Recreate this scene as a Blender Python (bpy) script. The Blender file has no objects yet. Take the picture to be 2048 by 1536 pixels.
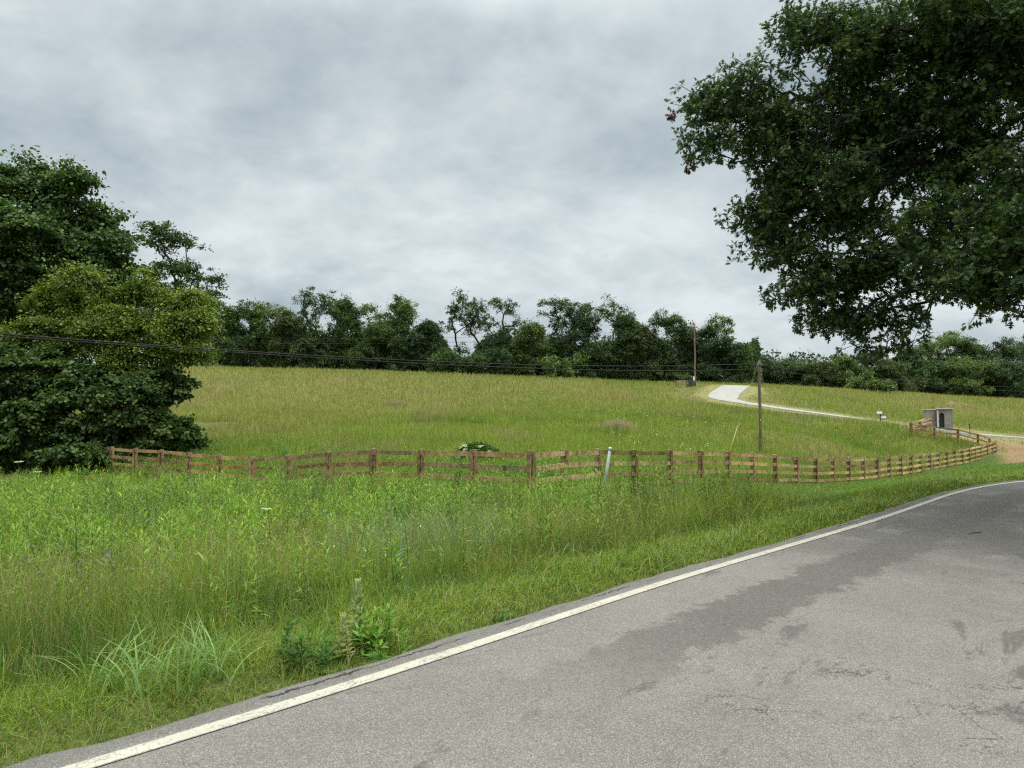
import bpy, math, random
import numpy as np
from mathutils import Vector

# ------------------------------------------------------------------ camera
scene = bpy.context.scene
COL = scene.collection
F_PX, CAM_H, HORIZON = 1450.0, 1.6, 830.0          # focal length and horizon measured on the 2048 px wide photograph
PITCH = math.atan((HORIZON - 768) / F_PX)
cam_d = bpy.data.cameras.new("camera")
cam_d.sensor_width = 36.0
cam_d.lens = 36.0 * F_PX / 2048
cam_d.clip_start, cam_d.clip_end = 0.05, 5000
cam = bpy.data.objects.new("camera", cam_d)
cam.location = (0, 0, CAM_H)
cam.rotation_euler = (math.pi / 2 + PITCH, 0, 0)
COL.objects.link(cam)
scene.camera = cam
scene.view_settings.view_transform = 'Standard'
scene.view_settings.look = 'None'
scene.view_settings.exposure = 0.12
scene.view_settings.gamma = 1.0
scene.cycles.use_denoising = False
scene.cycles.use_adaptive_sampling = False
scene.cycles.filter_width = 1.25
scene.cycles.max_bounces = 8
scene.cycles.transparent_max_bounces = 4

# ------------------------------------------------------------------ world: overcast sky
SUN_EL, SUN_AZ = math.radians(60), math.radians(115)
world = bpy.data.worlds.new("World")
scene.world = world
world.use_nodes = True
wt = world.node_tree
wt.nodes.clear()
def wn(t, **kw):
    n = wt.nodes.new(t)
    for k, v in kw.items(): setattr(n, k, v)
    return n
def wl(a, b): wt.links.new(a, b)
def wmath(op, a, b=None, c=None):
    n = wn('ShaderNodeMath', operation=op)
    for i, s in enumerate((a, b, c)):
        if s is None: continue
        if isinstance(s, (int, float)): n.inputs[i].default_value = s
        else: wl(s, n.inputs[i])
    return n.outputs[0]
w_out = wn('ShaderNodeOutputWorld'); w_bg = wn('ShaderNodeBackground')
w_bg.inputs['Strength'].default_value = 0.1
wl(w_bg.outputs[0], w_out.inputs[0])
sky = wn('ShaderNodeTexSky', sky_type='NISHITA')
sky.sun_disc = False
sky.sun_elevation = SUN_EL; sky.sun_rotation = SUN_AZ
tc = wn('ShaderNodeTexCoord')
sep = wn('ShaderNodeSeparateXYZ'); wl(tc.outputs['Generated'], sep.inputs[0])
zc = wmath('MAXIMUM', sep.outputs[2], 0.0)
den = wmath('ADD', zc, 0.34)
comb = wn('ShaderNodeCombineXYZ')
wl(wmath('DIVIDE', sep.outputs[0], den), comb.inputs[0])
wl(wmath('DIVIDE', sep.outputs[1], den), comb.inputs[1])
def wnoise(scale, detail, rough, loc, dist=0.0, sc=(1, 1, 1)):
    mp = wn('ShaderNodeMapping'); mp.inputs['Location'].default_value = loc; mp.inputs['Scale'].default_value = sc
    wl(comb.outputs[0], mp.inputs[0])
    n = wn('ShaderNodeTexNoise'); n.inputs['Scale'].default_value = scale; n.inputs['Detail'].default_value = detail
    n.inputs['Roughness'].default_value = rough; n.inputs['Distortion'].default_value = dist
    wl(mp.outputs[0], n.inputs['Vector'])
    return n.outputs['Fac']
n1 = wnoise(1.45, 7, 0.54, (17.9, 8.2, 6), 0.25)
n2 = wnoise(4.0, 8, 0.58, (7.3, 2.2, 4.0), 0.25)
n3 = wnoise(0.7, 3, 0.5, (26.52, 13.23, 10.22), 0.2)
n4 = wnoise(11.0, 7, 0.6, (2.1, 9.2, 1.0), 0.2)
nsum = wmath('ADD', wmath('ADD', wmath('MULTIPLY', n1, 0.58), wmath('MULTIPLY', n2, 0.34)), wmath('ADD', wmath('MULTIPLY', n3, 0.32), wmath('MULTIPLY', n4, 0.10)))
ramp = wn('ShaderNodeValToRGB')
cr = ramp.color_ramp
cr.interpolation = 'LINEAR'
cr.elements[0].position = 0.53; cr.elements[0].color = (0.325, 0.40, 0.445, 1)
cr.elements[1].position = 0.80; cr.elements[1].color = (0.77, 0.835, 0.855, 1)
e = cr.elements.new(0.645); e.color = (0.50, 0.578, 0.615, 1)
wl(nsum, ramp.inputs[0])
hz = wn('ShaderNodeMapRange'); hz.inputs['From Min'].default_value = 0.0; hz.inputs['From Max'].default_value = 0.16
hz.inputs['To Min'].default_value = 0.22; hz.inputs['To Max'].default_value = 0.0
wl(zc, hz.inputs['Value'])
mixh = wn('ShaderNodeMixRGB'); mixh.inputs[2].default_value = (0.64, 0.71, 0.735, 1)
wl(hz.outputs[0], mixh.inputs[0]); wl(ramp.outputs[0], mixh.inputs[1])
# overcast brightens overhead; here boosted further above the view to light the ground
zb = wn('ShaderNodeMapRange', interpolation_type='SMOOTHSTEP')
zb.inputs['From Min'].default_value = 0.46; zb.inputs['From Max'].default_value = 0.80
zb.inputs['To Min'].default_value = 9.3; zb.inputs['To Max'].default_value = 48.0
wl(zc, zb.inputs['Value'])
scl = wn('ShaderNodeVectorMath', operation='SCALE')
wl(mixh.outputs[0], scl.inputs[0]); wl(zb.outputs[0], scl.inputs['Scale'])
zt_ = wn('ShaderNodeMapRange', interpolation_type='SMOOTHSTEP')
zt_.inputs['From Min'].default_value = 0.46; zt_.inputs['From Max'].default_value = 0.70
wl(zc, zt_.inputs['Value'])
warm = wn('ShaderNodeMixRGB', blend_type='MULTIPLY'); warm.inputs[2].default_value = (1.12, 1.01, 0.88, 1)
wl(zt_.outputs[0], warm.inputs[0]); wl(scl.outputs[0], warm.inputs[1])
mixs = wn('ShaderNodeMixRGB'); mixs.inputs[0].default_value = 0.94
wl(sky.outputs[0], mixs.inputs[1]); wl(warm.outputs[0], mixs.inputs[2])
wl(mixs.outputs[0], w_bg.inputs['Color'])

sun_d = bpy.data.lights.new("sun", 'SUN')
sun_d.energy = 1.5; sun_d.angle = math.radians(22); sun_d.color = (1.0, 0.96, 0.90)
sun = bpy.data.objects.new("sun", sun_d)
sun.rotation_euler = (math.pi / 2 - SUN_EL, 0, math.pi - SUN_AZ)
COL.objects.link(sun)

# ------------------------------------------------------------------ helpers
rng = np.random.default_rng(7)
random.seed(7)
CT, ST = math.cos(PITCH), math.sin(PITCH)
def P(px, py, d):
    """world point on the sight line of a photo pixel at ground distance Y = d"""
    u = (px - 1024) / F_PX; v = (768 - py) / F_PX
    dy = CT - v * ST; dz = ST + v * CT
    k = d / dy
    return np.array([u * k, d, CAM_H + dz * k])
def tag(o, label=None, cat=None, group=None, kind=None):
    if label: o["label"] = label
    if cat: o["category"] = cat
    if group: o["group"] = group
    if kind: o["kind"] = kind
    return o
def empty(name, loc, rz=0.0):
    o = bpy.data.objects.new(name, None)
    o.empty_display_size = 0.3
    o.location = loc; o.rotation_euler = (0, 0, rz)
    COL.objects.link(o)
    return o
def mk(name, V, faces, mat, parent=None, col=None, uv=None, smooth=False, origin=None):
    """link ONE mesh object; faces: list of (n,k) index arrays; V in world space (moved to the parent's space)"""
    V = np.asarray(V, dtype=np.float64)
    if not isinstance(faces, list): faces = [faces]
    faces = [np.asarray(f, dtype=np.int32) for f in faces if len(f)]
    me = bpy.data.meshes.new(name)
    off = np.zeros(3)
    if parent is not None:
        p = parent; off = np.array(p.location)
        while p.parent is not None:
            p = p.parent; off = off + np.array(p.location)
    elif origin is not None:
        off = np.asarray(origin, dtype=float)
    me.vertices.add(len(V)); me.vertices.foreach_set("co", (V - off).astype(np.float32).ravel())
    nl = sum(f.size for f in faces); npoly = sum(len(f) for f in faces)
    me.loops.add(nl); me.polygons.add(npoly)
    li = np.concatenate([f.ravel() for f in faces])
    ls = []; c = 0
    for f in faces:
        ls.append(c + np.arange(len(f)) * f.shape[1]); c += f.size
    me.loops.foreach_set("vertex_index", li)
    me.polygons.foreach_set("loop_start", np.concatenate(ls).astype(np.int32))
    me.update(calc_edges=True)
    me.polygons.foreach_set("use_smooth", np.full(npoly, bool(smooth)))
    if col is not None:
        a = me.color_attributes.new("Col", 'FLOAT_COLOR', 'POINT')
        c4 = np.ones((len(V), 4), dtype=np.float32); c4[:, :3] = col
        a.data.foreach_set("color", c4.ravel())
    if uv is not None:
        u = me.uv_layers.new(name="UVMap")
        u.data.foreach_set("uv", np.asarray(uv, dtype=np.float32)[li].ravel())
    me.materials.append(mat)
    o = bpy.data.objects.new(name, me)
    if parent is not None: o.parent = parent
    elif origin is not None: o.location = off
    COL.objects.link(o)
    return o
class MB:
    """collects boxes, bars and tubes with colours, then builds ONE mesh"""
    def __init__(s): s.V = []; s.F = []; s.C = []; s.n = 0
    def add(s, V, F, c=(1, 1, 1)):
        V = np.asarray(V, float); s.V.append(V)
        for f in F: s.F.append(tuple(i + s.n for i in f))
        s.C.append(np.tile(np.asarray(c, float), (len(V), 1))); s.n += len(V)
    def box(s, c, size, rz=0.0, col=(1, 1, 1), rx=0.0):
        x, y, z = [q / 2 for q in size]
        b = 0.06 * min(size)
        base = []
        for zz, ii in ((-z, b), (-z + b, 0), (z - b, 0), (z, b)):
            base += [(-x + ii, -y + ii, zz), (x - ii, -y + ii, zz), (x - ii, y - ii, zz), (-x + ii, y - ii, zz)]
        V = np.array(base)
        R = np.array([[1, 0, 0], [0, math.cos(rx), -math.sin(rx)], [0, math.sin(rx), math.cos(rx)]])
        R2 = np.array([[math.cos(rz), -math.sin(rz), 0], [math.sin(rz), math.cos(rz), 0], [0, 0, 1]])
        V = V @ R.T @ R2.T + np.asarray(c)
        F = [(3, 2, 1, 0), (12, 13, 14, 15)]
        for k in range(3):
            for i in range(4):
                F.append((k * 4 + i, k * 4 + (i + 1) % 4, k * 4 + 4 + (i + 1) % 4, k * 4 + 4 + i))
        s.add(V, F, col)
    def tube(s, pts, rad, n=8, col=(1, 1, 1), cap=True):
        pts = np.asarray(pts, float)
        rad = np.full(len(pts), rad) if np.isscalar(rad) else np.asarray(rad)
        T = np.gradient(pts, axis=0); T /= np.linalg.norm(T, axis=1)[:, None] + 1e-12
        V = []
        for p, t, r in zip(pts, T, rad):
            a = np.cross(t, (0, 0, 1)) if abs(t[2]) < 0.9 else np.cross(t, (1, 0, 0))
            a /= np.linalg.norm(a); b = np.cross(t, a)
            for k in range(n):
                w = 2 * math.pi * k / n
                V.append(p + r * (math.cos(w) * a + math.sin(w) * b))
        F = []
        for i in range(len(pts) - 1):
            for k in range(n):
                F.append((i * n + k, i * n + (k + 1) % n, i * n + n + (k + 1) % n, i * n + n + k))
        if cap:
            F.append(tuple(range(n))[::-1]); F.append(tuple((len(pts) - 1) * n + k for k in range(n)))
        s.add(V, F, col)
    def board(s, pts, h, t, nrm, col):
        """a plank through pts (centre line), height h (vertical), thickness t along nrm"""
        pts = np.asarray(pts, float); nrm = np.asarray(nrm, float)
        nn = np.tile(nrm, (len(pts), 1)) if nrm.ndim == 1 else nrm
        V = []
        for p, q in zip(pts, nn):
            for (a, b) in ((-1, -1), (1, -1), (1, 1), (-1, 1)):
                V.append(p + q * a * t / 2 + np.array([0, 0, b * h / 2]))
        F = [(3, 2, 1, 0), tuple((len(pts) - 1) * 4 + k for k in range(4))]
        for i in range(len(pts) - 1):
            for k in range(4):
                F.append((i * 4 + k, i * 4 + (k + 1) % 4, i * 4 + 4 + (k + 1) % 4, i * 4 + 4 + k))
        s.add(V, F, col)
    def build(s, name, mat, parent=None, smooth=False, origin=None):
        V = np.concatenate(s.V); C = np.concatenate(s.C)
        by = {}
        for f in s.F: by.setdefault(len(f), []).append(f)
        return mk(name, V, [np.array(v) for v in by.values()], mat, parent, C, smooth=smooth, origin=origin)

_lat = {}
def vnoise(x, y, scale, seed=0):
    """smooth value noise in [0,1] over world metres"""
    if seed not in _lat: _lat[seed] = np.random.default_rng(1000 + seed).random((256, 256))
    L = _lat[seed]
    x = np.asarray(x) / scale; y = np.asarray(y) / scale
    xi = np.floor(x).astype(int); yi = np.floor(y).astype(int)
    fx = x - xi; fy = y - yi
    fx = fx * fx * (3 - 2 * fx); fy = fy * fy * (3 - 2 * fy)
    g = lambda i, j: L[i % 256, j % 256]
    return (g(xi, yi) * (1 - fx) + g(xi + 1, yi) * fx) * (1 - fy) + (g(xi, yi + 1) * (1 - fx) + g(xi + 1, yi + 1) * fx) * fy
def fbm(x, y, scale, seed=0):
    return 0.5 * vnoise(x, y, scale, seed) + 0.3 * vnoise(x, y, scale / 2.3, seed + 1) + 0.2 * vnoise(x, y, scale / 5.1, seed + 2)
def sstep(a, b, x):
    t = np.clip((np.asarray(x, float) - a) / (b - a), 0, 1); return t * t * (3 - 2 * t)
def unit(v): return v / (np.linalg.norm(v, axis=-1, keepdims=True) + 1e-9)
def lerp(a, b, t):
    t = np.asarray(t)[..., None]; return np.asarray(a) * (1 - t) + np.asarray(b) * t

# ------------------------------------------------------------------ materials
def new_mat(name):
    m = bpy.data.materials.new(name); m.use_nodes = True
    nt = m.node_tree; nt.nodes.clear()
    return m, nt
class N:
    def __init__(s, nt): s.nt = nt
    def __call__(s, t, ins=None, **kw):
        n = s.nt.nodes.new(t)
        for k, v in kw.items(): setattr(n, k, v)
        for k, v in (ins or {}).items(): s.set(n.inputs[k], v)
        return n
    def set(s, sock, v):
        if isinstance(v, bpy.types.NodeSocket): s.nt.links.new(v, sock)
        else: sock.default_value = v
    def math(s, op, a, b=0.0, clamp=False):
        n = s('ShaderNodeMath', operation=op, use_clamp=clamp); s.set(n.inputs[0], a); s.set(n.inputs[1], b); return n.outputs[0]
    def mix(s, f, a, b, mode='MIX'):
        n = s('ShaderNodeMixRGB', blend_type=mode); s.set(n.inputs[0], f); s.set(n.inputs[1], a); s.set(n.inputs[2], b); return n.outputs[0]
    def noise(s, vec, scale, detail=4, rough=0.55, dist=0.0):
        n = s('ShaderNodeTexNoise', {'Scale': scale, 'Detail': detail, 'Roughness': rough, 'Distortion': dist}); s.set(n.inputs['Vector'], vec); return n.outputs['Fac']
    def range(s, v, a, b, c=0.0, d=1.0, smooth=True):
        n = s('ShaderNodeMapRange', {'From Min': a, 'From Max': b, 'To Min': c, 'To Max': d}); s.set(n.inputs['Value'], v)
        if smooth: n.interpolation_type = 'SMOOTHSTEP'
        return n.outputs[0]
def out_surf(nt, sh):
    o = nt.nodes.new('ShaderNodeOutputMaterial'); nt.links.new(sh, o.inputs['Surface'])
def leaf_mat(name, trans=0.3, rough=0.5, spec=0.3):
    m, nt = new_mat(name); n = N(nt)
    c = n('ShaderNodeVertexColor', layer_name="Col").outputs[0]
    g = n('ShaderNodeNewGeometry')
    p = n('ShaderNodeBsdfPrincipled', {'Base Color': c, 'Roughness': rough, 'Specular IOR Level': spec})
    tcol = n.mix(1.0, c, (1.15, 1.25, 0.6, 1), 'MULTIPLY')
    t = n('ShaderNodeBsdfTranslucent', {'Color': tcol})
    mx = n('ShaderNodeMixShader', {0: trans}); nt.links.new(p.outputs[0], mx.inputs[1]); nt.links.new(t.outputs[0], mx.inputs[2])
    out_surf(nt, mx.outputs[0]); return m
M_GRASS = leaf_mat("grass_blade", 0.35, 0.55, 0.25)
M_LEAF = leaf_mat("tree_leaf", 0.28, 0.5, 0.3)
def bark_mat():
    m, nt = new_mat("bark"); n = N(nt)
    pos = n('ShaderNodeNewGeometry').outputs['Position']
    mp = n('ShaderNodeMapping', {'Scale': (9, 9, 1.6)}); nt.links.new(pos, mp.inputs[0])
    f = n.noise(mp.outputs[0], 1.0, 6, 0.65)
    c = n.mix(n.range(f, 0.35, 0.65), (0.014, 0.012, 0.010, 1), (0.045, 0.038, 0.031, 1))
    b = n('ShaderNodeBump', {'Strength': 0.7, 'Distance': 0.03, 'Height': f})
    p = n('ShaderNodeBsdfPrincipled', {'Base Color': c, 'Roughness': 0.9, 'Normal': b.outputs[0]})
    out_surf(nt, p.outputs[0]); return m
M_BARK = bark_mat()
def col_mat(name, rough=0.8, spec=0.3, nscale=12.0, namt=0.35, stretch=(1, 1, 1), metal=0.0, bump=0.2):
    """vertex colour broken up by procedural noise (grain, dirt)"""
    m, nt = new_mat(name); n = N(nt)
    c = n('ShaderNodeVertexColor', layer_name="Col").outputs[0]
    tcn = n('ShaderNodeTexCoord').outputs['Object']
    mp = n('ShaderNodeMapping', {'Scale': stretch}); nt.links.new(tcn, mp.inputs[0])
    f = n.noise(mp.outputs[0], nscale, 6, 0.65, 0.4)
    f2 = n.noise(tcn, nscale * 0.13, 3, 0.5)
    k = n.math('ADD', n.range(f, 0.3, 0.7, 1 - namt, 1 + namt * 0.7), n.range(f2, 0.3, 0.7, -namt * 0.6, namt * 0.6))
    cc = n('ShaderNodeVectorMath', operation='SCALE'); nt.links.new(c, cc.inputs[0]); nt.links.new(k, cc.inputs['Scale'])
    b = n('ShaderNodeBump', {'Strength': bump, 'Distance': 0.01, 'Height': f})
    p = n('ShaderNodeBsdfPrincipled', {'Base Color': cc.outputs[0], 'Roughness': rough, 'Specular IOR Level': spec, 'Metallic': metal, 'Normal': b.outputs[0]})
    out_surf(nt, p.outputs[0]); return m
M_WOOD = col_mat("weathered_wood", 0.85, 0.2, 7.0, 0.5, (1, 1, 1))
M_POLE = col_mat("pole_wood", 0.9, 0.2, 9.0, 0.35, (6, 6, 0.6))
M_PLAIN = col_mat("painted", 0.55, 0.4, 14.0, 0.12)
M_CABLE = col_mat("cable", 0.6, 0.3, 5.0, 0.1)

# ------------------------------------------------------------------ road line (measured on the photo, flat road z = 0)
def flat(px, py):
    d = F_PX * CAM_H / (py - HORIZON)
    return (px - 1024) / F_PX * d, d
LP = [flat(*q) for q in ((124, 1536), (414, 1450.6), (790.6, 1334.8), (1181, 1208), (1328, 1160), (1650, 1067), (1747, 1038.5), (1844, 1005.5), (1893, 988), (1941.5, 976), (1990, 967.6), (2048, 961))]
LP = [(LP[0][0] - 14.6 + 0.15 * i - 0 * i, LP[0][1] - 14 + 0.0 * i) for i in range(1)] + LP
hd = math.radians(60); x, y = LP[-1]
for i in range(40):
    hd = min(math.radians(88), hd + math.radians(2.6)); x += 1.6 * math.sin(hd); y += 1.6 * math.cos(hd); LP.append((x, y))
LP = np.array(LP)
def resample(pts, step):
    s = np.concatenate([[0], np.cumsum(np.linalg.norm(np.diff(pts, axis=0), axis=1))])
    q = np.arange(0, s[-1], step)
    return np.stack([np.interp(q, s, pts[:, k]) for k in range(pts.shape[1])], 1)
LN = resample(LP, 0.25)
for it in range(12):                                     # smooth the measured points
    LN[1:-1] = 0.25 * LN[:-2] + 0.5 * LN[1:-1] + 0.25 * LN[2:]
LS = np.arange(len(LN)) * 0.25
LT = unit(np.gradient(LN, axis=0)); LR = np.stack([LT[:, 1], -LT[:, 0]], 1)    # right-hand normal
ROAD_W, SHOULDER = 6.4, 0.27
def road_st(x, y):
    """s along and t right of the white line for world points (vectorised, chunked)"""
    x = np.atleast_1d(np.asarray(x, float)); y = np.atleast_1d(np.asarray(y, float))
    S = np.empty(len(x)); T = np.empty(len(x))
    A = LN[::2]; R = LR[::2]; SS = LS[::2]
    for a in range(0, len(x), 20000):
        dx = x[a:a + 20000, None] - A[None, :, 0]; dy = y[a:a + 20000, None] - A[None, :, 1]
        k = np.argmin(dx * dx + dy * dy, 1); i = np.arange(len(k))
        S[a:a + 20000] = SS[k]; T[a:a + 20000] = dx[i, k] * R[k, 0] + dy[i, k] * R[k, 1]
    return S, T

# ------------------------------------------------------------------ fence posts (fitted in plan from the photo: 2.44 m bays)
FR = [(1067, .56, 19.3, 905), (1131, 1.58, 21.3, 901), (1196, 2.8, 23.34, 900), (1272, 4.3, 25.26, 901.5), (1341, 5.92, 27.09, 901.5), (1403, 7.55, 28.91, 903), (1456, 9.17, 30.73, 905), (1506, 10.81, 32.53, 907), (1552, 12.48, 34.31, 911), (1593, 14.16, 36.09, 914.5), (1630, 15.84, 37.85, 917), (1666, 17.53, 39.62, 917), (1696, 19.2, 41.39, 917), (1725, 20.88, 43.16, 917), (1752, 22.57, 44.92, 915), (1778, 24.26, 46.68, 912), (1800, 25.93, 48.46, 912), (1821, 27.6, 50.23, 910), (1840, 29.27, 52.02, 908), (1858, 30.94, 53.8, 906), (1875, 32.61, 55.57, 904), (1891, 34.3, 57.33, 902), (1908, 36.0, 59.08, 899), (1923, 37.7, 60.84, 898), (1936, 39.38, 62.61, 896), (1948, 41.04, 64.39, 893), (1960, 42.71, 66.17, 891), (1972, 44.4, 67.93, 888), (1984, 46.11, 69.68, 884), (1989.5, 47.0, 70.6, 882)]
FL = [(945, -1.17, 21.4, 902), (842, -2.97, 23.3, 901), (743, -4.83, 25.01, 900), (656, -6.74, 26.53, 905), (574, -8.67, 28.02, 912), (504, -10.59, 29.53, 916), (440, -12.52, 31.03, 911.5), (378, -14.48, 32.48, 906), (322, -16.43, 33.94, 901), (271, -18.39, 35.4, 898), (224, -20.34, 36.86, 895), (183, -22.3, 38.4, 892.5)]
FENCE_H = 1.32
def top_z(px, y, py): return P(px, py, y)[2]
def fence_pts(L): return np.array([(x, y, top_z(px, y, py)) for px, x, y, py in L])
FRP, FLP = fence_pts(FR), fence_pts(FL)

# ------------------------------------------------------------------ terrain: thin-plate surface through measured points
ctl = []
def cp(px, py, d, drop=0.0):
    p = P(px, py, d); ctl.append((p[0], p[1], p[2] - drop))
for p in FRP[::2]: ctl.append((p[0], p[1], p[2] - FENCE_H))
for p in FLP[::2]: ctl.append((p[0], p[1], p[2] - FENCE_H))
for px, py, d in ((-60, 733, 105), (150, 732, 105), (340, 732, 108), (520, 735, 112), (700, 738, 118), (860, 743, 122), (1000, 748, 124), (1200, 757, 122), (1300, 762, 118), (1600, 771, 128), (1700, 776, 138), (1800, 783, 146), (1900, 790, 152), (2048, 797, 160), (2200, 803, 165)):
    cp(px, py, d, 0.5)
    p = P(px, py, d); k = (d + 28) / d; ctl.append((p[0] * k, p[1] * k, p[2] - 0.2))
    k = (d + 75) / d; ctl.append((p[0] * k, p[1] * k, p[2] - 1.5))
for px, py, d in ((1024, 860, 50), (1024, 820, 72), (1024, 780, 98), (500, 850, 55), (500, 800, 80), (250, 850, 55), (0, 850, 55), (0, 800, 80), (780, 855, 52), (780, 800, 82), (1270, 850, 58), (1270, 800, 88), (1600, 862, 60), (1700, 870, 66), (1850, 822, 104), (2048, 850, 96), (1700, 808, 98), (1420, 850, 60)):
    cp(px, py, d, 0.3)
for px, py, d in ((1024, 902, 33), (500, 893, 38), (250, 893, 44), (1270, 898, 37), (1520, 906, 46)): cp(px, py, d, 0.45)
PATHPX = [(2160, 884, 81), (2048, 877, 80), (1975, 871, 79), (1900, 862.5, 78), (1820, 852, 77.5), (1760, 844, 78.5), (1700, 836, 80), (1600, 823, 84), (1520, 812, 88), (1480, 806, 91.5), (1446, 798.5, 95.5), (1448, 789, 101), (1462, 779, 108), (1474, 771.5, 114)]
for q in PATHPX: cp(*q)
for px, py, d, in ((1823, 847, 66), (1917, 858.5, 68), (1957, 868, 70)): cp(px, py, d, FENCE_H)
cp(2048, 908, 68); cp(2048, 925, 52); cp(2048, 944, 36); cp(2048, 953, 25); cp(1893, 962, 30); cp(1893, 948, 42)
cp(1750, 1000, 20); cp(1750, 977, 34); cp(1600, 1052, 14); cp(1600, 1000, 25); cp(1400, 1012, 20, 0.1)
cp(500, 1000, 18, 0.6); cp(500, 1100, 9.5, 0.6); cp(0, 960, 24, 0.8); cp(-100, 1050, 12, .6); cp(900, 985, 17, .5); cp(900, 1080, 10, .55); cp(1150, 1060, 11.5, .55)
for i in range(0, len(LN), 12):
    for t in (-0.6, -1.0, 3.2, 6.9, 9):
        q = LN[i] + LR[i] * t
        ctl.append((q[0], q[1], 0.0 if t > -0.8 else -0.04))
    if i < 150:
        q = LN[i] + LR[i] * -2.6; ctl.append((q[0], q[1], -0.32))
for a in range(0, 360, 20):
    for r in (330, 800, 1700):
        xx, yy = r * math.sin(math.radians(a)), r * math.cos(math.radians(a))
        zz = 7.0 if yy > 0 else 0.0
        if 5 < a < 45 and r == 330: zz = 13
        ctl.append((xx, yy, zz))
for xx in (-150, -60, 0, 60, 150): ctl.append((xx, -60, 0.0))
ctl.append((-60, 0, -0.5)); ctl.append((60, 0, 0)); ctl.append((100, 30, -1)); ctl.append((-45, 25, -1.1))
ctl = np.array(ctl)
SC = 50.0
def tps_k(r2): return 0.5 * r2 * np.log(r2 + 1e-12)
_A = ctl[:, :2] / SC; n_ = len(_A)
K = tps_k(((_A[:, None] - _A[None]) ** 2).sum(-1)) + 2e-4 * np.eye(n_)
Pm = np.concatenate([np.ones((n_, 1)), _A], 1)
sol = np.linalg.solve(np.block([[K, Pm], [Pm.T, np.zeros((3, 3))]]), np.concatenate([ctl[:, 2], np.zeros(3)]))
def tps(x, y):
    q = np.stack([x, y], -1).reshape(-1, 2) / SC; o = np.empty(len(q))
    for a in range(0, len(q), 20000):
        b = q[a:a + 20000]
        o[a:a + 20000] = tps_k(((b[:, None] - _A[None]) ** 2).sum(-1)) @ sol[:n_] + sol[n_] + b @ sol[n_ + 1:]
    return o.reshape(np.shape(x))
def axis(*segs):
    o = []
    for a, b, s in segs: o.append(np.arange(a, b - 1e-6, s))
    o.append([segs[-1][1]]); return np.concatenate(o)
GX = axis((-1700, -230, 70), (-230, -60, 4), (-60, -9, 1), (-9, 14, 0.25), (14, 60, 0.8), (60, 230, 4), (230, 1700, 70))
GY = axis((-1700, -60, 80), (-60, -6, 3), (-6, 0, 0.5), (0, 17, 0.25), (17, 75, 0.8), (75, 250, 2.5), (250, 1700, 60))
MX, MY = np.meshgrid(GX, GY, indexing='ij')
GZ = tps(MX, MY)
GZ += (fbm(MX, MY, 2.2, 30) - 0.5) * 0.10 * sstep(2, 12, np.hypot(MX, MY)) + (fbm(MX, MY, 14, 33) - 0.5) * 0.16 * sstep(45, 80, MY)
S_, T_ = road_st(MX.ravel(), MY.ravel())
S_ = S_.reshape(MX.shape); T_ = T_.reshape(MX.shape)
inroad = sstep(-0.75, -0.3, T_) * (1 - sstep(ROAD_W, ROAD_W + 0.5, T_))
GZ = GZ * (1 - inroad) + (-0.10) * inroad
def gz(x, y):
    x = np.asarray(x, float); y = np.asarray(y, float)
    i = np.clip(np.searchsorted(GX, x) - 1, 0, len(GX) - 2); j = np.clip(np.searchsorted(GY, y) - 1, 0, len(GY) - 2)
    fx = (x - GX[i]) / (GX[i + 1] - GX[i]); fy = (y - GY[j]) / (GY[j + 1] - GY[j])
    return (GZ[i, j] * (1 - fx) + GZ[i + 1, j] * fx) * (1 - fy) + (GZ[i, j + 1] * (1 - fx) + GZ[i + 1, j + 1] * fx) * fy
def G(px, d):
    """ground point below photo column px at distance d"""
    x = (px - 1024) / F_PX * d * CT
    return np.array([x, d, float(gz(x, d))])

# path centre line and signed distances to it
PATH = np.array([P(*q)[:2] for q in PATHPX]); PATH = resample(PATH, 0.6)
for it in range(3): PATH[1:-1] = 0.25 * PATH[:-2] + 0.5 * PATH[1:-1] + 0.25 * PATH[2:]
PATH_W = 2.6
def dist_poly(x, y, A):
    o = np.empty(len(x))
    for a in range(0, len(x), 20000):
        o[a:a + 20000] = np.sqrt(((x[a:a + 20000, None] - A[None, :, 0]) ** 2 + (y[a:a + 20000, None] - A[None, :, 1]) ** 2).min(1))
    return o
FALL = np.concatenate([FLP[::-1, :2], FRP[:, :2]]); FDENSE = resample(FALL, 0.5)
def behind_fence(x, y):
    """1 beyond the fence (field side), 0 on the road side"""
    yl = np.interp(x, FALL[:, 0], FALL[:, 1], left=60, right=70.6)
    return np.asarray(y) > yl

# zones of the ground: lawn, dirt, mown strips
END = FRP[-1]
def zone_dirt(x, y):
    r = np.hypot((x - 50.0) / 5.0, (y - 67.5) / 7.5) + (fbm(x, y, 3.0, 50) - 0.5) * 0.9
    r2 = np.hypot((x - 43.0) / 6.0, (y - 71.5) / 2.6) + (fbm(x, y, 2.0, 52) - 0.5) * 0.9
    return np.maximum(1 - sstep(0.75, 1.15, r), (1 - sstep(0.7, 1.2, r2)) * 0.8)
def zone_mown(x, y):
    d = dist_poly(np.ravel(x), np.ravel(y), PATH[::2]).reshape(np.shape(x))
    return (1 - sstep(3.2, 5.0, d + (fbm(x, y, 6, 55) - 0.5) * 2.5)) * (d > 0)
def zone_lawn(x, y, t):
    """short grass between road and fence on the right-hand side"""
    b = x + 0.15 * (y - 12) + (fbm(x, y, 4, 58) - 0.5) * 3.0
    near_f = sstep(5.2, 7.5, b + np.clip(y - 14, -5, 20) * 0.35)
    return near_f
dirt_g = zone_dirt(MX, MY); mown_g = zone_mown(MX, MY); beh = behind_fence(MX, MY)
lawn_g = zone_lawn(MX, MY, T_) * (~beh)
nz = fbm(MX, MY, 5, 60)
gc = lerp((0.085, 0.110, 0.030), (0.135, 0.140, 0.050), nz)
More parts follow.
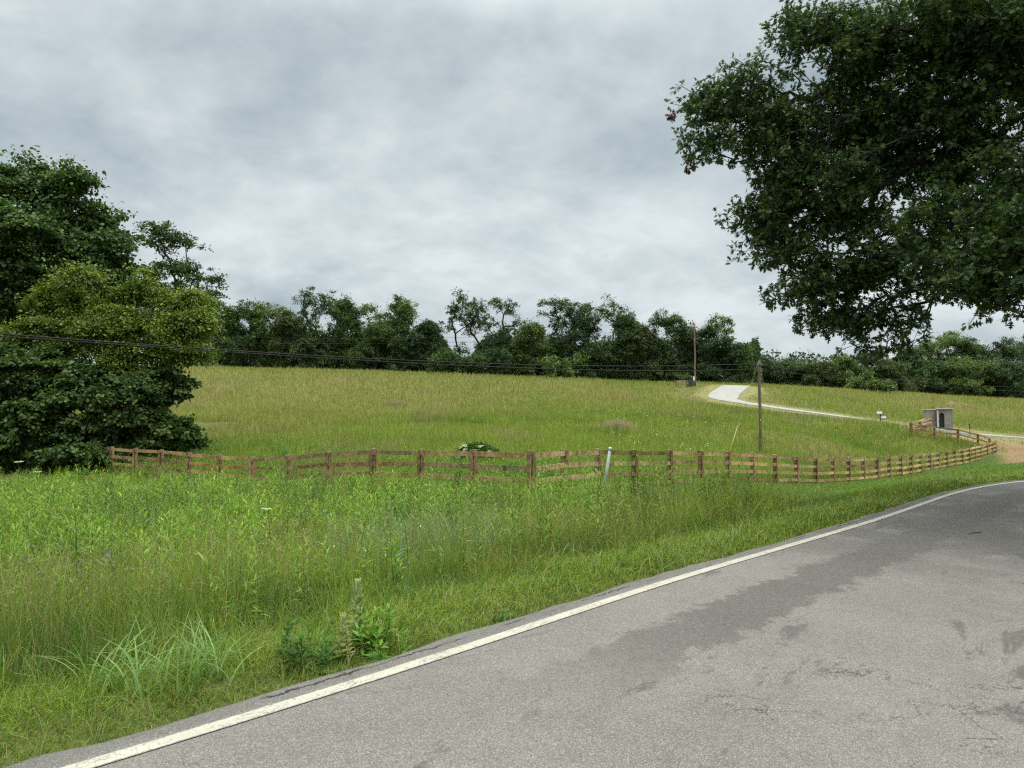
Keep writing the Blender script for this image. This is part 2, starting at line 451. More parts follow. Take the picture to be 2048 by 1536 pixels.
gc = lerp(gc, lerp((0.05, 0.095, 0.02), (0.08, 0.12, 0.028), nz), lawn_g)
fieldm = (beh & (MY > 30)).astype(float)
gc = lerp(gc, lerp((0.13, 0.13, 0.045), (0.19, 0.16, 0.065), nz), fieldm * 0.8)
gc = lerp(gc, lerp((0.20, 0.20, 0.075), (0.29, 0.26, 0.12), fbm(MX, MY, 2.5, 62)), mown_g * 0.85)
gc = lerp(gc, lerp((0.165, 0.105, 0.058), (0.31, 0.23, 0.13), fbm(MX, MY, 2.0, 64)), dirt_g)
muddy = (1 - sstep(0.5, 1.1, np.hypot((MX - 6.2) / 2.6, (MY - 17.5) / 1.6) + (fbm(MX, MY, 1.5, 66) - .5) * 1.6)) * lawn_g
gc = lerp(gc, (0.06, 0.05, 0.035), muddy * 0.7)
def ground_mat():
    m, nt = new_mat("ground_soil"); n = N(nt)
    c = n('ShaderNodeVertexColor', layer_name="Col").outputs[0]
    pos = n('ShaderNodeNewGeometry').outputs['Position']
    f = n.noise(pos, 5.0, 8, 0.7); f2 = n.noise(pos, 40.0, 4, 0.6)
    k = n.math('MULTIPLY', n.range(f, 0.25, 0.75, 0.62, 1.35), n.range(f2, 0.25, 0.75, 0.75, 1.25))
    cc = n('ShaderNodeVectorMath', operation='SCALE'); nt.links.new(c, cc.inputs[0]); nt.links.new(k, cc.inputs['Scale'])
    b = n('ShaderNodeBump', {'Strength': 0.8, 'Distance': 0.05, 'Height': f2})
    p = n('ShaderNodeBsdfPrincipled', {'Base Color': cc.outputs[0], 'Roughness': 0.95, 'Specular IOR Level': 0.1, 'Normal': b.outputs[0]})
    out_surf(nt, p.outputs[0]); return m
nx, ny = MX.shape
I = np.arange(nx * ny).reshape(nx, ny)
quads = np.stack([I[:-1, :-1], I[1:, :-1], I[1:, 1:], I[:-1, 1:]], -1).reshape(-1, 4)
tag(mk("ground", np.stack([MX.ravel(), MY.ravel(), GZ.ravel()], 1), quads, ground_mat(), col=gc.reshape(-1, 3), smooth=True), kind='structure')

# ------------------------------------------------------------------ road
def strip(offsets_fn, s_idx, z, name, mat, skirt=0.0):
    rows = []; uvs = []
    for i in s_idx:
        for t, zz in offsets_fn(i):
            q = LN[i] + LR[i] * t; rows.append((q[0], q[1], z + zz)); uvs.append((LS[i], t))
    w = len(offsets_fn(s_idx[0])); m = len(s_idx)
    J = np.arange(m * w).reshape(m, w)
    q = np.stack([J[:-1, :-1], J[:-1, 1:], J[1:, 1:], J[1:, :-1]], -1).reshape(-1, 4)[:, ::-1]
    return mk(name, np.array(rows), q, mat, uv=np.array(uvs), smooth=True)
def asphalt_mat():
    m, nt = new_mat("asphalt"); n = N(nt)
    uv = n('ShaderNodeTexCoord').outputs['UV']
    sp = n('ShaderNodeSeparateXYZ'); nt.links.new(uv, sp.inputs[0]); s_, t_ = sp.outputs[0], sp.outputs[1]
    base = n.mix(n.range(n.noise(uv, 0.7, 5, 0.6), 0.3, 0.7), (0.150, 0.145, 0.136, 1), (0.210, 0.203, 0.190, 1))
    base = n.mix(n.range(n.noise(uv, 5.0, 4, 0.6), 0.35, 0.7, 0.0, 0.35), base, (0.25, 0.24, 0.22, 1))
    # aggregate: light and dark stones
    v = n('ShaderNodeTexVoronoi', {'Scale': 165.0}); nt.links.new(uv, v.inputs['Vector'])
    vs = n('ShaderNodeSeparateXYZ'); nt.links.new(v.outputs['Color'], vs.inputs[0])
    base = n.mix(n.range(vs.outputs[0], 0.55, 1.0, 0.0, 0.55), base, (0.42, 0.40, 0.36, 1))
    base = n.mix(n.range(vs.outputs[1], 0.62, 1.0, 0.0, 0.55), base, (0.055, 0.053, 0.052, 1))
    base = n.mix(n.range(v.outputs['Distance'], 0.35, 0.75, 0.0, 0.5), base, (0.07, 0.068, 0.066, 1))
    # worn, oily wheel track and scattered dark patches (stains with a shape of their own); the far stretch is darker overall
    wob = n.math('MULTIPLY', n.math('SUBTRACT', n.noise(uv, 1.5, 9, 0.72), 0.5), 0.9)
    tw = n.math('ADD', n.math('ADD', t_, wob), n.math('MULTIPLY', n.math('SUBTRACT', n.noise(uv, 9.0, 6, 0.75), 0.5), 0.45))
    band = n.math('MULTIPLY', n.range(tw, 0.64, 0.72), n.range(tw, 1.24, 1.34, 1.0, 0.0))
    band = n.math('MULTIPLY', band, n.range(n.math('ADD', s_, n.math('MULTIPLY', wob, 2.0)), 21.8, 24.6, 0.0, 0.95))
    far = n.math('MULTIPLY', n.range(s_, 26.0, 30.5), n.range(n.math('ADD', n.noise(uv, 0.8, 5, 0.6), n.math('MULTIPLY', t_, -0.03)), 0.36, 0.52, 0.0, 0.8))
    uvs = n('ShaderNodeMapping', {'Scale': (0.55, 1.3, 1)}); nt.links.new(uv, uvs.inputs[0])
    pat = n.range(n.noise(uvs.outputs[0], 1.1, 8, 0.72, 0.6), 0.575, 0.635, 0.0, 0.95)
    edge = n.range(t_, -0.06, -0.12, 0.0, 0.35)
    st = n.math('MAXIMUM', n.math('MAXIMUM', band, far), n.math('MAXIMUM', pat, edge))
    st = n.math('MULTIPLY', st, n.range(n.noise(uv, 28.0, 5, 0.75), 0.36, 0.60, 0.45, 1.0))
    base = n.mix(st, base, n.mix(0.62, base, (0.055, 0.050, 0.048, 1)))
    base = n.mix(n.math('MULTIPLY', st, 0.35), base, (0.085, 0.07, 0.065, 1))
    # cracks beside the line and a few across the lane
    cw = n.math('MULTIPLY', n.math('SUBTRACT', n.noise(uv, 6.0, 5, 0.7), 0.5), 0.16)
    ck = n.math('ABSOLUTE', n.math('ADD', n.math('ADD', t_, 0.17), cw))
    crk = n.math('MULTIPLY', n.range(ck, 0.004, 0.012, 1.0, 0.0), n.range(n.noise(uv, 1.4, 2), 0.46, 0.55))
    ck2 = n.math('ABSOLUTE', n.math('SUBTRACT', n.noise(uv, 1.6, 6, 0.6, 0.3), 0.5))
    crk2 = n.math('MULTIPLY', n.range(ck2, 0.0015, 0.006, 0.7, 0.0), n.range(n.noise(uv, 0.6, 2), 0.54, 0.60))
    base = n.mix(n.math('MAXIMUM', crk, crk2), base, (0.02, 0.019, 0.018, 1))
    h = n.math('SUBTRACT', n.math('MULTIPLY', v.outputs['Distance'], -1.0), n.math('MULTIPLY', crk, 2.0))
    b = n('ShaderNodeBump', {'Strength': 0.55, 'Distance': 0.006, 'Height': h})
    p = n('ShaderNodeBsdfPrincipled', {'Base Color': base, 'Roughness': 0.8, 'Specular IOR Level': 0.35, 'Normal': b.outputs[0]})
    out_surf(nt, p.outputs[0]); return m
M_ASPH = asphalt_mat()
def road_off(i):
    e = SHOULDER + 0.06 * (fbm(LS[i], 3.0, 0.9, 70) - 0.5) * 2 + 0.05 * (fbm(LS[i], 9.0, 0.45, 71) - 0.5) * 2
    return [(-e - 0.02, -0.16), (-e, -0.012), (-e + 0.05, 0.0), (-0.1, 0), (0.3, 0), (1.2, 0), (2.2, 0.004), (3.2, 0.008), (4.2, .004), (5.4, 0), (ROAD_W, -0.01), (ROAD_W + 0.02, -0.16)]
tag(strip(road_off, range(0, len(LN)), 0.0, "road", M_ASPH), kind='structure')
def line_mat():
    m, nt = new_mat("line_paint"); n = N(nt)
    uv = n('ShaderNodeTexCoord').outputs['UV']
    sp = n('ShaderNodeSeparateXYZ'); nt.links.new(uv, sp.inputs[0]); t_ = sp.outputs[1]
    f = n.noise(uv, 60.0, 4, 0.7); g = n.noise(uv, 3.0, 4, 0.6)
    ed = n.math('ADD', n.math('ABSOLUTE', t_), n.math('MULTIPLY', n.math('SUBTRACT', n.noise(uv, 22.0, 5, 0.7), 0.5), 0.045))
    wear = n.math('MAXIMUM', n.range(ed, 0.043, 0.053), n.math('MULTIPLY', n.range(f, 0.54, 0.66), n.range(g, 0.38, 0.62, 0.25, 1.0)))
    ck = n.math('ABSOLUTE', n.math('SUBTRACT', n.noise(uv, 4.0, 6, 0.65, 0.4), 0.5))
    wear = n.math('MAXIMUM', wear, n.range(ck, 0.003, 0.012, 0.8, 0.0))
    c = n.mix(n.range(g, 0.3, 0.7), (0.38, 0.36, 0.30, 1), (0.47, 0.45, 0.38, 1))
    c = n.mix(wear, c, (0.16, 0.15, 0.14, 1))
    b = n('ShaderNodeBump', {'Strength': 0.3, 'Distance': 0.003, 'Height': f})
    p = n('ShaderNodeBsdfPrincipled', {'Base Color': c, 'Roughness': 0.7, 'Normal': b.outputs[0]})
    out_surf(nt, p.outputs[0]); return m
tag(strip(lambda i: [(-0.058, 0), (0, 0.001), (0.058, 0)], range(4, len(LN)), 0.005, "road_edge_line", line_mat()), kind='structure')
# ------------------------------------------------------------------ concrete path
def conc_mat():
    m, nt = new_mat("concrete"); n = N(nt)
    pos = n('ShaderNodeNewGeometry').outputs['Position']
    c = n.mix(n.range(n.noise(pos, 1.2, 6, 0.6), 0.3, 0.7), (0.26, 0.255, 0.236, 1), (0.345, 0.34, 0.32, 1))
    c = n.mix(n.range(n.noise(pos, 9, 5, 0.7), 0.55, 0.75, 0, 0.3), c, (0.36, 0.34, 0.30, 1))
    p = n('ShaderNodeBsdfPrincipled', {'Base Color': c, 'Roughness': 0.85}); out_surf(nt, p.outputs[0]); return m
pt = unit(np.gradient(PATH, axis=0)); pn = np.stack([pt[:, 1], -pt[:, 0]], 1)
V = []; offs = [(-1.03, -0.3), (-1, 0), (-.5, .0), (0, 0), (.5, .0), (1, 0), (1.03, -0.3)]
for a, b in zip(PATH, pn):
    zc_ = gz(a[0], a[1])
    for t, dz in offs:
        q = a + b * t * (1.15 + 0.85 * float(sstep(91, 99, a[1]))); V.append((q[0], q[1], 0.5 * (zc_ + gz(q[0], q[1])) + 0.10 + dz))
J = np.arange(len(V)).reshape(-1, 7)
q = np.stack([J[:-1, :-1], J[1:, :-1], J[1:, 1:], J[:-1, 1:]], -1).reshape(-1, 4)
tag(mk("path", V, q, conc_mat(), smooth=False), kind='structure')

# ------------------------------------------------------------------ blades, leaves
def blades(base, h, w, az, lean, nseg, col, curl=0.0, tipw=0.12):
    """strips of grass: base (N,3), height, width, azimuth of lean, lean 0..1; returns V, F, C"""
    n = len(base); u = np.linspace(0, 1, nseg + 1)
    h = np.broadcast_to(h, n); w = np.broadcast_to(w, n); lean = np.broadcast_to(lean, n)
    d = np.stack([np.cos(az), np.sin(az), np.zeros(n)], 1)
    tw = az + math.pi / 2 + rng.normal(0, 0.7, n)
    sd = np.stack([np.cos(tw), np.sin(tw), np.zeros(n)], 1)
    V = np.empty((n, nseg + 1, 2, 3))
    for k, a in enumerate(u):
        horiz = (h * lean * (0.25 * a + 0.75 * a ** 2.2))
        vert = h * (a - lean ** 2 * 0.55 * a ** 2.6)
        c = base + d * horiz[:, None]; c = c.copy(); c[:, 2] += vert
        ww = w * (tipw + (1 - tipw) * (1 - a) ** 0.6 if k else 0.75)
        V[:, k, 0] = c - sd * ww[:, None] / 2; V[:, k, 1] = c + sd * ww[:, None] / 2
    idx = np.arange(n)[:, None] * (2 * (nseg + 1))
    Fq = []
    for k in range(nseg):
        Fq.append(np.concatenate([idx + 2 * k, idx + 2 * k + 1, idx + 2 * k + 3, idx + 2 * k + 2], 1))
    C = np.repeat(np.asarray(col, dtype=np.float32), 2 * (nseg + 1), axis=0)
    return V.reshape(-1, 3), np.concatenate(Fq), C
RHOMB = (np.array([(0, 0, 0), (0.45, 0.30, 0.05), (1, 0, -0.08), (0.45, -0.30, 0.05)]), np.array([(0, 1, 2, 3)]))
BROAD = (np.array([(0, 0, 0), (0.25, 0.36, 0.05), (0.62, 0.34, 0.04), (1, 0, -0.14), (0.62, -0.34, 0.04), (0.25, -0.36, 0.05), (0.45, 0, -0.02)]), np.array([(0, 1, 2, 6), (6, 2, 3, 4), (0, 6, 4, 5)]))
LANCE = (np.array([(0, 0.03, 0), (0, -0.03, 0), (0.4, 0.12, 0.03), (0.4, -0.12, 0.03), (1, 0.01, -0.18), (1, -0.01, -0.18)]), np.array([(0, 1, 3, 2), (2, 3, 5, 4)]))
_ol = [(0, .012), (0.16, .035), (0.34, .24), (0.38, .06), (0.58, .38), (.60, .07), (.80, .25), (.82, .06), (1, .01)]
OAK = (np.array([(u, s * w, 0.10 * w - 0.12 * u * u) for u, w in _ol for s in (1, -1)]), np.array([(2 * i, 2 * i + 1, 2 * i + 3, 2 * i + 2) for i in range(8)]))
def leaves(pos, dr, nm, L, col, shape):
    T, Fq = shape; n = len(pos); dr = unit(dr)
    sd = unit(np.cross(nm, dr)); nn = np.cross(dr, sd)
    L = np.broadcast_to(L, n)[:, None, None]
    V = pos[:, None] + L * (T[None, :, 0:1] * dr[:, None] + T[None, :, 1:2] * sd[:, None] + T[None, :, 2:3] * nn[:, None])
    F = (Fq[None] + (np.arange(n) * len(T))[:, None, None]).reshape(-1, Fq.shape[1])
    return V.reshape(-1, 3), F, np.repeat(np.asarray(col, dtype=np.float32), len(T), axis=0)
class Acc:
    def __init__(s): s.V = []; s.F = []; s.C = []; s.n = 0
    def add(s, vfc):
        V, F, C = vfc; s.V.append(V); s.F.append(F + s.n); s.C.append(C); s.n += len(V)
    def build(s, name, mat, parent=None, origin=None):
        by = {}
        for f in s.F: by.setdefault(f.shape[1], []).append(f)
        return mk(name, np.concatenate(s.V), [np.concatenate(v) for v in by.values()], mat, parent, np.concatenate(s.C), smooth=True, origin=origin)
def vary(c, n, amt=0.2, hue=0.12):
    c = np.asarray(c, float)
    if c.ndim == 1: c = np.tile(c, (n, 1))
    k = np.exp(rng.normal(0, amt, (n, 1))); h = rng.normal(0, hue, (n, 1))
    return np.clip(c * k * np.concatenate([1 + h, 1 + 0 * h, 1 - h], 1), 0.004, 0.8)

# ------------------------------------------------------------------ trees
def skeleton(base, tips, order, step, wgt, wig):
    """greedy branching: join each tip to the node with the cheapest way back to the base"""
    N_ = [np.array(base)]; par = [-1]; pl = [0.0]
    cap = 60000; A = np.empty((cap, 3)); A[0] = base; PL = np.zeros(cap); n = 1
    tipid = []
    for ti in order:
        p = tips[ti]
        d = np.sqrt(((A[:n] - p) ** 2).sum(1)); k = int(np.argmin(d + wgt * PL[:n]))
        L = d[k]; m = max(1, int(math.ceil(L / step))); a = A[k].copy(); prev = k
        for j in range(1, m + 1):
            q = a + (p - a) * j / m
            if j < m: q = q + rng.normal(0, wig * step, 3)
            A[n] = q; PL[n] = PL[prev] + np.linalg.norm(q - A[prev]); par.append(prev); prev = n; n += 1
        tipid.append(prev)
    return A[:n], np.array(par), tipid
def wood_mesh(A, par, tipid, r_tip, expo, rmin=0.0):
    n = len(A); cnt = np.zeros(n)
    for t in tipid: cnt[t] += 1
    for i in range(n - 1, 0, -1): cnt[par[i]] += cnt[i]
    R = r_tip * np.maximum(cnt, 1) ** expo * (1 + (cnt / 4000) ** 1.3)
    R[0] *= 1.35
    idx = np.where(R[1:] >= rmin)[0] + 1
    Vs, Fs, nv = [], [], 0
    for sides, sel in ((8, idx[R[idx] > 6 * r_tip]), (4, idx[R[idx] <= 6 * r_tip])):
        if not len(sel): continue
        p0 = A[par[sel]]; p1 = A[sel]; r0 = np.minimum(R[par[sel]], R[sel] * 1.6); r1 = R[sel]
        t = unit(p1 - p0); up = np.where(np.abs(t[:, 2:3]) < 0.9, np.array([[0, 0, 1.0]]), np.array([[1.0, 0, 0]]))
        a = unit(np.cross(t, up)); b = np.cross(t, a)
        w = np.arange(sides) * 2 * math.pi / sides
        ring = a[:, None] * np.cos(w)[None, :, None] + b[:, None] * np.sin(w)[None, :, None]
        p1e = p1 + t * r1[:, None] * 0.5
        V = np.concatenate([p0[:, None] + ring * r0[:, None, None], p1e[:, None] + ring * r1[:, None, None]], 1).reshape(-1, 3)
        k = np.arange(sides); q = np.stack([k, (k + 1) % sides, sides + (k + 1) % sides, sides + k], 1)
        F = (q[None] + (np.arange(len(sel)) * 2 * sides)[:, None, None]).reshape(-1, 4) + nv
        Vs.append(V); Fs.append(F); nv += len(V)
    return np.concatenate(Vs), np.concatenate(Fs)
def lobe_pts(lobes, n, shell=0.45):
    L = np.array(lobes, float); w = (L[:, 3] * L[:, 4] * L[:, 5]) ** (2 / 3); w /= w.sum()
    k = rng.choice(len(L), n, p=w); v = unit(rng.normal(size=(n, 3)))
    sp = unit(rng.normal(size=(len(L), 9, 3)) + [0, 0, .25]); dt = np.einsum('nc,nkc->nk', v, sp[k])
    r = rng.random(n) ** shell * (.66 + .52 * np.exp(-(1 - dt.max(1)) * 7))
    return L[k, :3] + v * r[:, None] * L[k, 3:6], k, v
def make_tree(name, label, cat, base, lobes, ntip, per, leaf, shape, cols, spread, r_tip=0.012, expo=0.42, group=None, step=0.8, wgt=0.3, wig=0.12, shell=0.45, amt=0.22, droop=0.15, extra=None, mat=None, upb=0.7, fork=None, rmin=0.0, frond=0.0):
    base = np.asarray(base, float)
    root = empty(name, tuple(base)); tag(root, label, cat, group)
    tips, k, v = lobe_pts(lobes, ntip, shell)
    tips[:, 2] = np.maximum(tips[:, 2], gz(tips[:, 0], tips[:, 1]) + 0.15)
    b0 = base.copy(); b0[2] -= 0.25
    order = np.argsort(np.linalg.norm(tips - (base + [0, 0, 1.0]), axis=1))
    if fork is not None: tips = np.concatenate([np.array([fork]), tips]); order = np.concatenate([[0], order + 1])
    A, par, tid = skeleton(b0, tips, order, step, wgt, wig)
    V, F = wood_mesh(A, par, tid, r_tip, expo, rmin)
    mk("trunk", V, F, M_BARK, root, smooth=True)
    if fork is not None: tips = tips[1:]
    cen = np.array(lobes)[k, :3]
    n = ntip * per
    tp = np.repeat(tips, per, 0); out = np.repeat(unit(tips - cen) * 0.8, per, 0)
    off = unit(rng.normal(size=(n, 3))) * (rng.random((n, 1)) ** 0.6) * spread
    off[:, 2] *= 0.7
    pos = tp + off
    if frond:                                            # leaves hang along flat drooping sprays
        u = rng.random(n) ** .8; fd = unit(rng.normal(0, .55, (ntip, 3)) + unit(tips - cen) * .9 + [0, 0, .15]); fd[:, 2] *= .6
        q = np.repeat(fd, per, 0); fl = np.repeat(frond * rng.uniform(.6, 1.35, ntip), per)[:, None]; uu = u[:, None]
        lat = rng.normal(0, .24, (n, 3)) * (1.15 - .7 * uu); lat[:, 2] *= .32 if leaf < .25 else .75
        pos = tp + fl * (q * (uu - .65) - np.array([0, 0, .38]) * uu ** 2 + lat)
        off = q * .8 + lat * 3 + rng.normal(0, .5, (n, 3))
    g = gz(pos[:, 0], pos[:, 1]); pos[:, 2] = np.maximum(pos[:, 2], g + 0.05)
    dr = unit(off) * 0.9 + out * 0.5 + rng.normal(0, 0.35, (n, 3)); dr[:, 2] -= droop
    nm = np.array([0, 0, upb]) + out * 0.35 + rng.normal(0, 0.45, (n, 3))
    ci = rng.random(ntip); lc = lerp(cols[0], cols[1], ci)
    C = vary(np.repeat(lc, per, 0), n, amt, 0.08)
    L = leaf * np.exp(rng.normal(0, 0.22, n))
    mk_ = leaves(pos, dr, nm, L, C, shape)
    mk("crown", mk_[0], mk_[1], mat or M_LEAF, root, mk_[2], smooth=True)
    if extra: extra(root, tips)
    return root
def roughen(L, k=3, lo=.28, hi=.48):
    """add smaller bulges on the surface of each lobe so that the outline breaks up"""
    o = list(L)
    for l in L:
        for _ in range(k):
            v = unit(rng.normal(size=3)); v[2] = v[2] * .8 + .1; f = rng.uniform(lo, hi)
            o.append((l[0] + v[0] * l[3], l[1] + v[1] * l[4], l[2] + v[2] * l[5], l[3] * f, l[4] * f, l[5] * f))
    return o
def plobe(px, py, d, rx, ry, rdepth=None):
    """ellipsoid measured on the photo: centre pixel, distance, pixel radii -> world lobe"""
    p = P(px, py, d); k = d / F_PX
    return (p[0], p[1], p[2], rx * k, (rdepth or 0.5 * (rx + ry) * k), ry * k)

# ------------------------------------------------------------------ fences
def wood_col(kind):
    base = {'red': (0.238, 0.150, 0.070), 'brown': (0.232, 0.160, 0.080), 'tan': (0.40, 0.29, 0.155), 'grey': (0.25, 0.195, 0.130), 'gold': (0.330, 0.238, 0.115), 'post': (0.205, 0.136, 0.074)}[kind]
    return np.array(base) * math.exp(random.gauss(0, 0.17)) * np.array([1 + random.gauss(0, .05), 1, 1 + random.gauss(0, .06)])
def fence(name, label, pts, side, nr, tone, board_bays=2, spacing=0.355, stuff_from=None, group=None, skip=0):
    """pts: post tops (n,3); side = +1 when the field lies left of the run direction"""
    root = tag(empty(name, (pts[0][0], pts[0][1], pts[0][2] - FENCE_H)), label, "fence", group)
    tdir = unit(np.gradient(pts[:, :2], axis=0)); nf = np.stack([-tdir[:, 1], tdir[:, 0]], 1) * side   # towards the field
    n3 = np.concatenate([nf, np.zeros((len(pts), 1))], 1)
    for i, p in enumerate(pts):
        if i < skip: continue
        a = math.atan2(tdir[i, 1], tdir[i, 0])
        m = MB(); c = np.array([p[0], p[1], 0]) + n3[i] * 0.085
        hh = FENCE_H + 0.35 + random.uniform(-.01, .02)
        pc = wood_col('post'); m.box((c[0], c[1], p[2] + 0.03 - hh / 2), (0.135, 0.135, hh), a, pc, random.gauss(0, .008))
        m.box((c[0], c[1], p[2] + 0.034), (0.13, 0.13, 0.012), a, (0.36, 0.31, 0.22))
        m.build("post", M_WOOD, root)
        m = MB(); c = np.array([p[0], p[1], 0]) - n3[i] * 0.031
        hb = FENCE_H + 0.02
        m.box((c[0], c[1], p[2] + 0.012 - hb / 2), (0.15, 0.026, hb), a, wood_col('post' if random.random() < .6 else 'red') * 1.05, 0)
        m.build("batten", M_WOOD, root)
    i = 0; k = 0; rest = MB(); nrest = 0
    while i < len(pts) - 1:
        j = min(len(pts) - 1, i + board_bays)
        for r in range(nr):
            zz = 0.085 + r * spacing
            q = pts[i:j + 1].copy(); q[:, 2] -= zz
            q[:, 2] += np.array([random.gauss(0, .012) for _ in q])
            if j - i >= 1:
                d0 = unit(q[1] - q[0]); q[0] = q[0] + d0 * 0.004; q[-1] = q[-1] - unit(q[-1] - q[-2]) * 0.004
            m = rest if (stuff_from is not None and i >= stuff_from) else MB()
            m.board(q, 0.142, 0.032, n3[i:j + 1], wood_col(tone(i + r)))
            if m is not rest: m.build("rail", M_WOOD, root)
            else: nrest += 1
        i = j
    if nrest: tag(rest.build("rails_far_end", M_WOOD, root), kind='stuff')
    return root
def tone_l(i): return random.choice(['red', 'gold', 'brown', 'gold', 'gold'])
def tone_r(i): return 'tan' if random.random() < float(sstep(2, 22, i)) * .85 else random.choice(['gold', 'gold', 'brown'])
LEFTRUN = np.concatenate([FRP[:1], FLP])
fence("plank_fence", "weathered reddish brown plank fence running left from the corner post to the dark trees", LEFTRUN, -1, 4, tone_l, skip=1)
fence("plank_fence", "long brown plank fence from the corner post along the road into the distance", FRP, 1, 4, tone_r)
# short link bay from corner to the left run
REAR = np.array([P(1823, 847, 66), P(1870, 853, 67), P(1917, 858.5, 68), P(1957, 868, 70), P(1980, 876, 72)])
fence("plank_fence", "short dark brown three rail fence with thick posts in front of the small stone building", REAR, 1, 3, lambda i: random.choice(['red', 'brown']), 1, 0.43)
REAR2 = np.array([P(1824, 846, 66.4), P(1841, 842, 69.5), P(1862, 836, 73.5)])
fence("rail_fence", "tilted pale rail fence piece climbing toward the left wall of the stone building", REAR2, 1, 3, lambda i: random.choice(['tan', 'red', 'tan']), 1, 0.30)

# ------------------------------------------------------------------ small stone building
def stone_mat():
    m, nt = new_mat("stone_wall"); n = N(nt)
    tcn = n('ShaderNodeTexCoord').outputs['Object']
    mp = n('ShaderNodeMapping', {'Rotation': (math.pi / 2, 0, 0.6)}); nt.links.new(tcn, mp.inputs[0])
    br = n('ShaderNodeTexBrick', {'Scale': 1.0, 'Mortar Size': 0.012, 'Brick Width': 0.42, 'Row Height': 0.14, 'Color1': (0.17, 0.155, 0.148, 1), 'Color2': (0.27, 0.245, 0.235, 1), 'Mortar': (0.29, 0.28, 0.27, 1)})
    nt.links.new(mp.outputs[0], br.inputs['Vector'])
    c = n.mix(n.range(n.noise(tcn, 3.0, 5, .6), .3, .7, 0, .5), br.outputs['Color'], (0.19, 0.16, 0.15, 1))
    b = n('ShaderNodeBump', {'Strength': 0.6, 'Distance': 0.02, 'Height': br.outputs['Fac']}); b.invert = True
    p = n('ShaderNodeBsdfPrincipled', {'Base Color': c, 'Roughness': 0.9, 'Normal': b.outputs[0]}); out_surf(nt, p.outputs[0]); return m
M_STONE = stone_mat()
bb = G(1877, 79.0); bb[2] -= 0.05
hut = tag(empty("stone_building", tuple(bb)), "small grey stone building with flat slab roof and dark arched doorway", "stone building")
def frame(o, ang, sx=1.0):
    c, s = math.cos(ang), math.sin(ang)
    return lambda x, y, z: (o[0] + x * sx * c - y * s, o[1] + x * sx * s + y * c, o[2] + z)
fr = frame(bb, math.radians(-28), 0.76)
# front wall with an arched opening (built as a real opening), turned so the left wing wall shows as well
def hut_wall():
    m = MB(); th = 0.35; H = 2.2; x0, x1 = -0.15, 1.75; dx0, dx1 = 0.08, 0.72; sp = 1.45
    arc = [(dx0 + (dx1 - dx0) / 2 - (dx1 - dx0) / 2 * math.cos(a), sp + 0.36 * math.sin(a)) for a in np.linspace(0, math.pi, 9)]
    up = [(x0, H)] + [(x, H) for x, z in arc] + [(x1, H)]
    for yy, flip in ((0, False), (th, True)):
        P0 = lambda x, z: fr(x, yy, z)
        Vv = [P0(x0, 0), P0(dx0, 0), P0(dx1, 0), P0(x1, 0)] + [P0(x, z) for x, z in arc] + [P0(x, z) for x, z in up]
        a0, u0 = 4, 4 + len(arc)
        Ff = [(0, 1, a0, u0 + 1, u0), (2, 3, u0 + len(arc) + 1, u0 + len(arc), a0 + len(arc) - 1)]
        for k in range(len(arc) - 1): Ff.append((a0 + k, a0 + k + 1, u0 + 2 + k, u0 + 1 + k))
        m.add(Vv, [f[::-1] if flip else f for f in Ff])
    ring = [(dx0, 0)] + arc + [(dx1, 0)]
    Vv = []
    for x, z in ring: Vv += [fr(x, 0, z), fr(x, th, z)]
    m.add(Vv, [(2 * k, 2 * k + 1, 2 * k + 3, 2 * k + 2) for k in range(len(ring) - 1)])
    Vv = [fr(x1, 0, 0), fr(x1, th, 0), fr(x1, th, H), fr(x1, 0, H), fr(x0, 0, 0), fr(x0, th, 0), fr(x0, th, H), fr(x0, 0, H)]
    m.add(Vv, [(0, 1, 2, 3), (5, 4, 7, 6)])
    # side and back walls
    rz = math.radians(-28)
    for (x, y, sx, sy) in ((x1 - 0.20, 1.35, 0.30, 1.96), (x0 + .8, 2.40, 1.20, 0.30)):
        c = fr(x, y, H / 2 - .01); m.box(c, (sx, sy, H - .02), rz)
    return m
hut_wall().build("front_wall", M_STONE, hut)
m = MB(); c = fr(-0.95, 0.42, 1.05); m.box(c, (1.34, 0.45, 2.1), math.radians(-28 + 34)); m.build("wing_wall", M_STONE, hut)
m = MB(); c = fr(-0.10, 0.10, 1.03); m.box(c, (0.16, 0.34, 2.06), math.radians(-28), (0.50, 0.48, 0.46)); m.build("door_jamb", M_PLAIN, hut)
m = MB(); c = fr(0.82, 1.20, 2.25); m.box(c, (1.55, 2.8, 0.11), math.radians(-28), (0.52, 0.49, 0.46)); m.build("roof", M_PLAIN, hut)
m = MB(); c = fr(-0.98, 0.42, 2.145); m.box(c, (1.46, 0.6, 0.09), math.radians(6), (0.50, 0.47, 0.44)); m.build("coping", M_PLAIN, hut)
m = MB(); c = fr(0.40, 0.33, 0.9); m.box(c, (0.48, 0.05, 1.75), math.radians(-28), (0.02, 0.02, 0.022))
m.build("door", M_PLAIN, hut)

